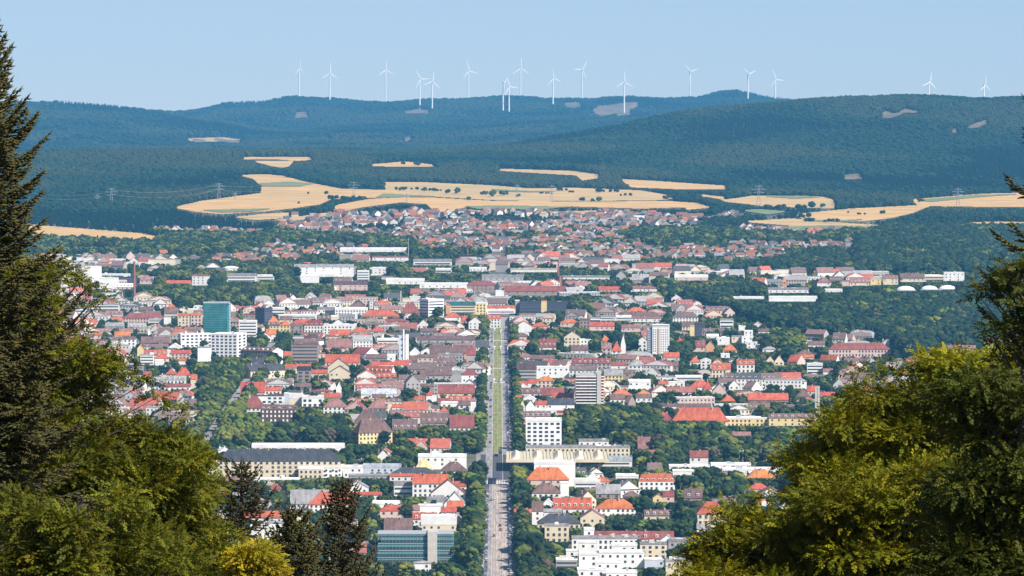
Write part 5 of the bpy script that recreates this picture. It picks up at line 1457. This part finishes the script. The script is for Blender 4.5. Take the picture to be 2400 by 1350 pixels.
# spindle template for needle-covered shoots
SP = np.array([[0,0,0],[.35,1,0],[.35,-.5,.87],[.35,-.5,-.87],[1,0,0]]); SPF = np.array([[0,1,2],[0,2,3],[0,3,1],[4,2,1],[4,3,2],[4,1,3]])
def spruce(tx, top, D, prof, lab, seed, m, up_top=1.0, step=.30, nb=7, dens=1.0, zbot_row=1400, droop=.35, twr=.024, lean=0.0):
    """prof: list of (metres below tip, branch length m)"""
    r = np.random.RandomState(seed); gz = float(ground_z(0, D)); x0, _, zt = at(tx, top, D); x0 = float(x0); zt = float(zt) - gz; zb = CAMZ + float(ray(1200, zbot_row)[2])*D - gz
    rt = empty('spruce', (x0, D, gz)); tag(rt, lab, 'conifer'); b = MB(); b.bar((0,0,-.5), (0,0,zt-2), .24, k=8, r2=.09); b.bar((0,0,zt-2), (0,0,zt), .09, k=6, r2=.012); b.build('trunk', BARK, rt)
    P = []; Dr = []; Ln = []; Rd = []; bb = MB(); z = zt - .12
    def tw(p, d, l, rad): P.append(p); Dr.append(d); Ln.append(l); Rd.append(rad)
    tw(np.array([0, 0, zt - .1]), np.array([0, 0, 1.]), .35, twr)
    while z > zb:
        dz = zt - z; L0 = np.interp(dz, [p[0] for p in prof], [p[1] for p in prof]); a0 = r.rand()*6.28
        for j in range(nb):
            L = L0*r.uniform(.6, 1.18); 
            if L < .08: continue
            a = a0 + j*6.283/nb + r.normal()*.2; h = np.array([math.cos(a), math.sin(a), 0]); s = np.array([-h[1], h[0], 0]); el = np.interp(dz, [0, 1.5, 4, 9], [1.1*up_top, .75*up_top, .25, -.1]) + r.normal()*.08
            n = max(4, int(L/.055)); pts = []
            for i in range(n + 1):
                t = i/n; pts.append(h*(L*t*math.cos(el*.8)) + np.array([0, 0, z + L*t*math.sin(el) - droop*L*math.sin(math.pi*min(t*.9, 1))*.45 + droop*L*.35*t*t]))
            for p, q in zip(pts[:-1:2], pts[2::2]): bb.bar(p, q, .012, k=3)
            for i in range(1, n + 1):
                t = i/n
                if t < .12: continue
                fw = pts[i] - pts[i-1]; fw = fw/np.linalg.norm(fw)
                if i == n: tw(pts[i], fw, .16, twr*.9)
                tw(pts[i-1], fw, np.linalg.norm(pts[i]-pts[i-1])*1.5, twr*.95)
                for sg in (-1, 1):
                    if r.rand() > .85*dens: continue
                    l = min((.10 + .42*L*(1 - t)**.8*min(1, t*3))*r.uniform(.6, 1.15), .75); d = fw*.75 + s*sg*.8 + np.array([0, 0, -.12 - .25*droop + r.normal()*.12]); d = d/np.linalg.norm(d); k = max(1, int(l/.09))
                    for q in range(k):
                        pp = pts[i] + d*l*q/k; tw(pp, d + r.normal(size=3)*.08, l/k*1.25, twr)
                        if q or k < 3:
                            for s2 in (-1, 1):
                                if r.rand() < .75*dens: e = d*.7 + np.cross(d, [0,0,1])*s2*.8 + np.array([0,0,-.25*r.rand()]) + r.normal(size=3)*.1; tw(pp, e, .10*r.uniform(.6, 1.5), twr*.8)
        z -= step*r.uniform(.8, 1.2)*(.7 if dz < 1 else 1)
    bb.build('branches', BARK, rt); P = np.array(P); Dr = np.array(Dr); Ln = np.array(Ln); Rd = np.array(Rd)
    tone = r.uniform(.65, 1.35, len(P)); C = np.stack([tone*(1 + .25*(r.rand(len(P)) > .8)), tone, tone], -1); V, Fq, C = stamp(SP, SPF, P, Dr, np.tile([0., 0, 1], (len(P), 1)) + r.normal(size=(len(P), 3))*.3, np.stack([Ln, Rd, Rd], -1), C)
    mobj('needles', mesh_np('needles', V, Fq, [m], col=C), rt); print('spruce', len(P)); return rt
spruce(-32, 38, 108, [(0,.05),(.8,.42),(1.6,.75),(2.4,.95),(3.2,1.08),(4,1.2),(5,1.35),(7,1.6),(10,2)], 'tall spruce cut by the left edge of the picture, its tip above the hills', 5, ND_OLIVE, step=.23, nb=8, dens=1.0, droop=.25, twr=.023)
spruce(566, 1086, 140, [(0,.06),(.3,.35),(.8,.62),(1.2,.80),(1.6,.85),(3,.9)], 'sparse see-through spruce left of the middle, with its bare trunk showing', 6, ND_BROWN, up_top=.45, step=.2, nb=6, dens=.62, droop=.5, zbot_row=1262)
spruce(803, 1128, 132, [(0,.05),(.3,.3),(.9,.5),(1.5,.72),(2.2,.95),(4,1.2)], 'dark open spruce with hanging twigs, right one at the bottom', 8, ND_BROWN, up_top=.4, step=.22, nb=7, dens=.75, droop=.8, twr=.023)
spruce(692, 1192, 128, [(0,.1),(.3,.32),(.8,.55),(1.4,.75),(3,1.1)], 'dense dark spruce between the open spruce and the yellow-green tree', 9, ND_OLIVE, up_top=.5, step=.19, nb=7, dens=.85, droop=.5)
broadleaf([(-120,600),(120,600),(160,640),(175,700),(150,740),(190,775),(180,800),(235,830),(205,860),(275,885),(300,905),(352,925),(330,960),(425,985),(405,1020),(462,1050),(440,1085),(440,1120),(420,1180),(400,1420),(-120,1420)], 118, 1.7, 185, 'huge olive-green tree filling the left edge below the spruce', LF_OLIVE, 60, 12,
          extra=[(180,668,.20,-.5),(212,664,.17,-.4),(238,690,.15,-.4),(160,710,.25,-.3),(205,716,.2,-.3),(248,700,.13,-.4),(185,778,.3,0),(230,846,.25,-.5),(272,826,.2,-.6),(250,862,.24,-.6),(318,882,.2,-.3),(348,893,.16,-.3),(400,950,.25,.2),(425,978,.2,.2),(360,935,.25,0),(455,1062,.25,.3),(445,1035,.25,.1),(300,850,.1,-.4)])
broadleaf([(360,1085),(410,1060),(445,1085),(455,1130),(485,1155),(500,1205),(522,1240),(535,1290),(545,1420),(310,1420),(330,1200)], 125, 1.1, 60, 'olive-green tree just right of the huge left tree', LF_OLIVE, 440, 13, extra=[(500,1130,.2,0),(490,1165,.25,0)])
broadleaf([(552,1305),(575,1275),(622,1272),(645,1295),(655,1420),(540,1420)], 112, .5, 70, 'bright yellow-green bushy tree at the bottom, left of the dark spruces', LF_YEL, 575, 14, n_spr=460, L=.17, rad=(.17, .26), flat=.85)
broadleaf([(0,1150),(160,1080),(330,1160),(430,1280),(440,1420),(-60,1420)], 104, .9, 50, 'lighter olive tree in the lower left corner', leafmat('fresh_olive_leaves', (.145,.15,.010), (.065,.080,.009)), 200, 24, rad=(.35,.55))
broadleaf([(1612,1350),(1650,1290),(1690,1225),(1750,1195),(1775,1170),(1850,1155),(1900,1170),(1985,1130),(2010,1110),(2300,1090),(2420,1100),(2420,1430),(1600,1430)], 106, 1.6, 135, 'golden-olive tree spreading across the lower right corner', LF_GOLD, 2080, 15,
          extra=[(1640,1290,.2,0),(1665,1262,.2,0),(1720,1200,.25,0),(1700,1215,.2,0),(1800,1165,.25,0)])
broadleaf([(1838,1050),(1870,1035),(1925,1000),(1950,965),(2000,955),(2030,900),(2060,880),(2110,882),(2140,845),(2190,838),(2250,850),(2300,840),(2420,790),(2420,1200),(1900,1200),(1880,1130),(1850,1090)], 120, 1.9, 150, 'big golden-green tree at the right, crown reaching up to the far wood', LF_GOLD, 2200, 16,
          extra=[(1842,1048,.22,0),(1862,1100,.25,.2),(1870,1150,.25,.2),(1945,960,.2,-.2),(1930,990,.22,-.2),(1985,925,.2,0),(2010,880,.22,0),(2050,868,.2,0),(2125,872,.2,0),(2160,838,.18,0),(2200,838,.18,0),(2290,832,.18,0),(2330,822,.2,0),(2090,870,.2,0)])
broadleaf([(2215,905),(2260,880),(2330,870),(2420,850),(2420,1430),(2150,1430),(2180,1330),(2230,1250),(2200,1190),(2260,1120),(2230,1060),(2280,1000),(2210,960)], 96, 1.1, 75, 'dark shaded tree along the right edge in front of the golden one', LF_DARK, 2380, 17, rad=(.4,.65))
broadleaf([(2350,600),(2380,585),(2470,560),(2470,870),(2350,860),(2340,780),(2310,760),(2340,720),(2320,690),(2320,650),(2340,640)], 110, .9, 30, 'dark ragged tree at the upper right edge with arms reaching left', LF_DARK, 2440, 18, rad=(.22,.38), n_spr=120, L=.22,
          extra=[(2300,672,.16,0),(2318,690,.2,0),(2345,660,.22,0),(2330,762,.17,0),(2350,772,.18,0),(2385,632,.2,0),(2360,612,.12,0),(2300,700,.14,0),(2330,800,.15,0),(2365,800,.2,0),(2340,840,.2,0)])
spruce(2462, 175, 112, [(0,.1),(1,.62),(2,.72),(3,.95),(4,1.2),(5,1.2),(6,1.0),(10,1.1)], 'dark conifer just outside the right edge with a few arms reaching into the picture', 31, ND_OLIVE, step=.8, nb=7, droop=.35, up_top=.5, zbot_row=1450)
# ------------------------------------------------------------------ labels of the traced buildings
seen = {}
FN = dict(f='flat roof', g='gabled roof', h='hipped roof', p='front gable', m='mansard roof')
for B in BLD:
    o = B['o']; fl = max(1, round(B['h']/3.3)); big = 'small' if B['w'] < 14 else ('long' if B['w'] > 38 and B['h'] < 16 else ('tall' if B['h'] > 18 else 'mid-sized'))
    cat = 'house' if B['nm'] == 'house' else ('office building' if B['win'] == 'b' else 'building')
    base = f"{big} {CN[B['wc']]} {'house' if cat == 'house' else 'block'} with {RN[B['rc']]} {FN[B['st']]}"; B['big'] = big
    if B['hint']:
        h = B['hint']; lb = base + (', ' if not h.startswith(('with', 'beside', 'behind', 'on ', 'at ')) else ' ') + h
    else: lb = base + ' ' + rel(B['px'], B['py'])
    B['base'] = base; B['lb'] = lb; seen.setdefault(lb, []).append(B)
for lb, L_ in list(seen.items()):
    if len(L_) > 1:
        L_.sort(key=lambda q: q['px']); n = len(L_); od = ['leftmost', 'second from left', 'third from left', 'fourth from left', 'fifth from left', 'sixth from left', 'seventh from left', 'eighth from left']
        for i, B in enumerate(L_): B['lb'] = lb + (', ' + (('left one' if i == 0 else 'right one') if n == 2 else ('rightmost' if i == n-1 else od[min(i, 7)])))
for B in BLD:
    w_ = B['lb'].split(); 
    for cut in ('just ', 'well ', 'mid-sized ', 'bright ', ' roof'):
        if len(B['lb'].split()) > 16: B['lb'] = B['lb'].replace(cut, '' if cut != ' roof' else '', 1)
    tag(B['o'], B['lb'], 'house' if B['nm'] == 'house' else ('office building' if B['win'] == 'b' else 'building'))
# ------------------------------------------------------------------ haze: one closed box of even, pale air
b = MB(); _gz = min(v.co.z for v in bpy.data.objects['hills'].data.vertices); b.box(-7200, 7200, -262, 33000, _gz - 1, 425); HZ = bpy.data.materials.new('haze_air'); HZ.use_nodes = True; t = HZ.node_tree
t.nodes.remove(t.nodes['Principled BSDF']); v = t.nodes.new('ShaderNodeVolumePrincipled'); v.inputs['Color'].default_value = (.14, .53, .99, 1); v.inputs['Density'].default_value = 2.4e-5; v.inputs['Anisotropy'].default_value = 0.0
t.links.new(v.outputs[0], t.nodes['Material Output'].inputs['Volume'])
tag(b.build('haze', HZ), 'pale blue haze filling the air over the town and hills', 'haze', None, 'stuff')

# cars are told apart by what they stand level with
bpy.context.view_layer.update()
for o in list(S.objects):
    if o.get('category') == 'car' and o.get('group'):
        a, c = proj(o.location.x, o.location.y, o.location.z); nm = o['label'].split(' car ')[0]; g = o['group']
        w_ = 'parked in the outer left row' if 'outer' in g else (('parked at the left kerb' if o.location.x < 0 else 'parked at the right kerb') if 'along' in g else ('parked beside the tram turf' if 'parked' in g else 'driving beside the tram turf'))
        o['label'] = f'{nm} car {w_}, ' + rel(float(a) + (30 if o.location.x > 0 else -30), float(c)); o['group'] = g
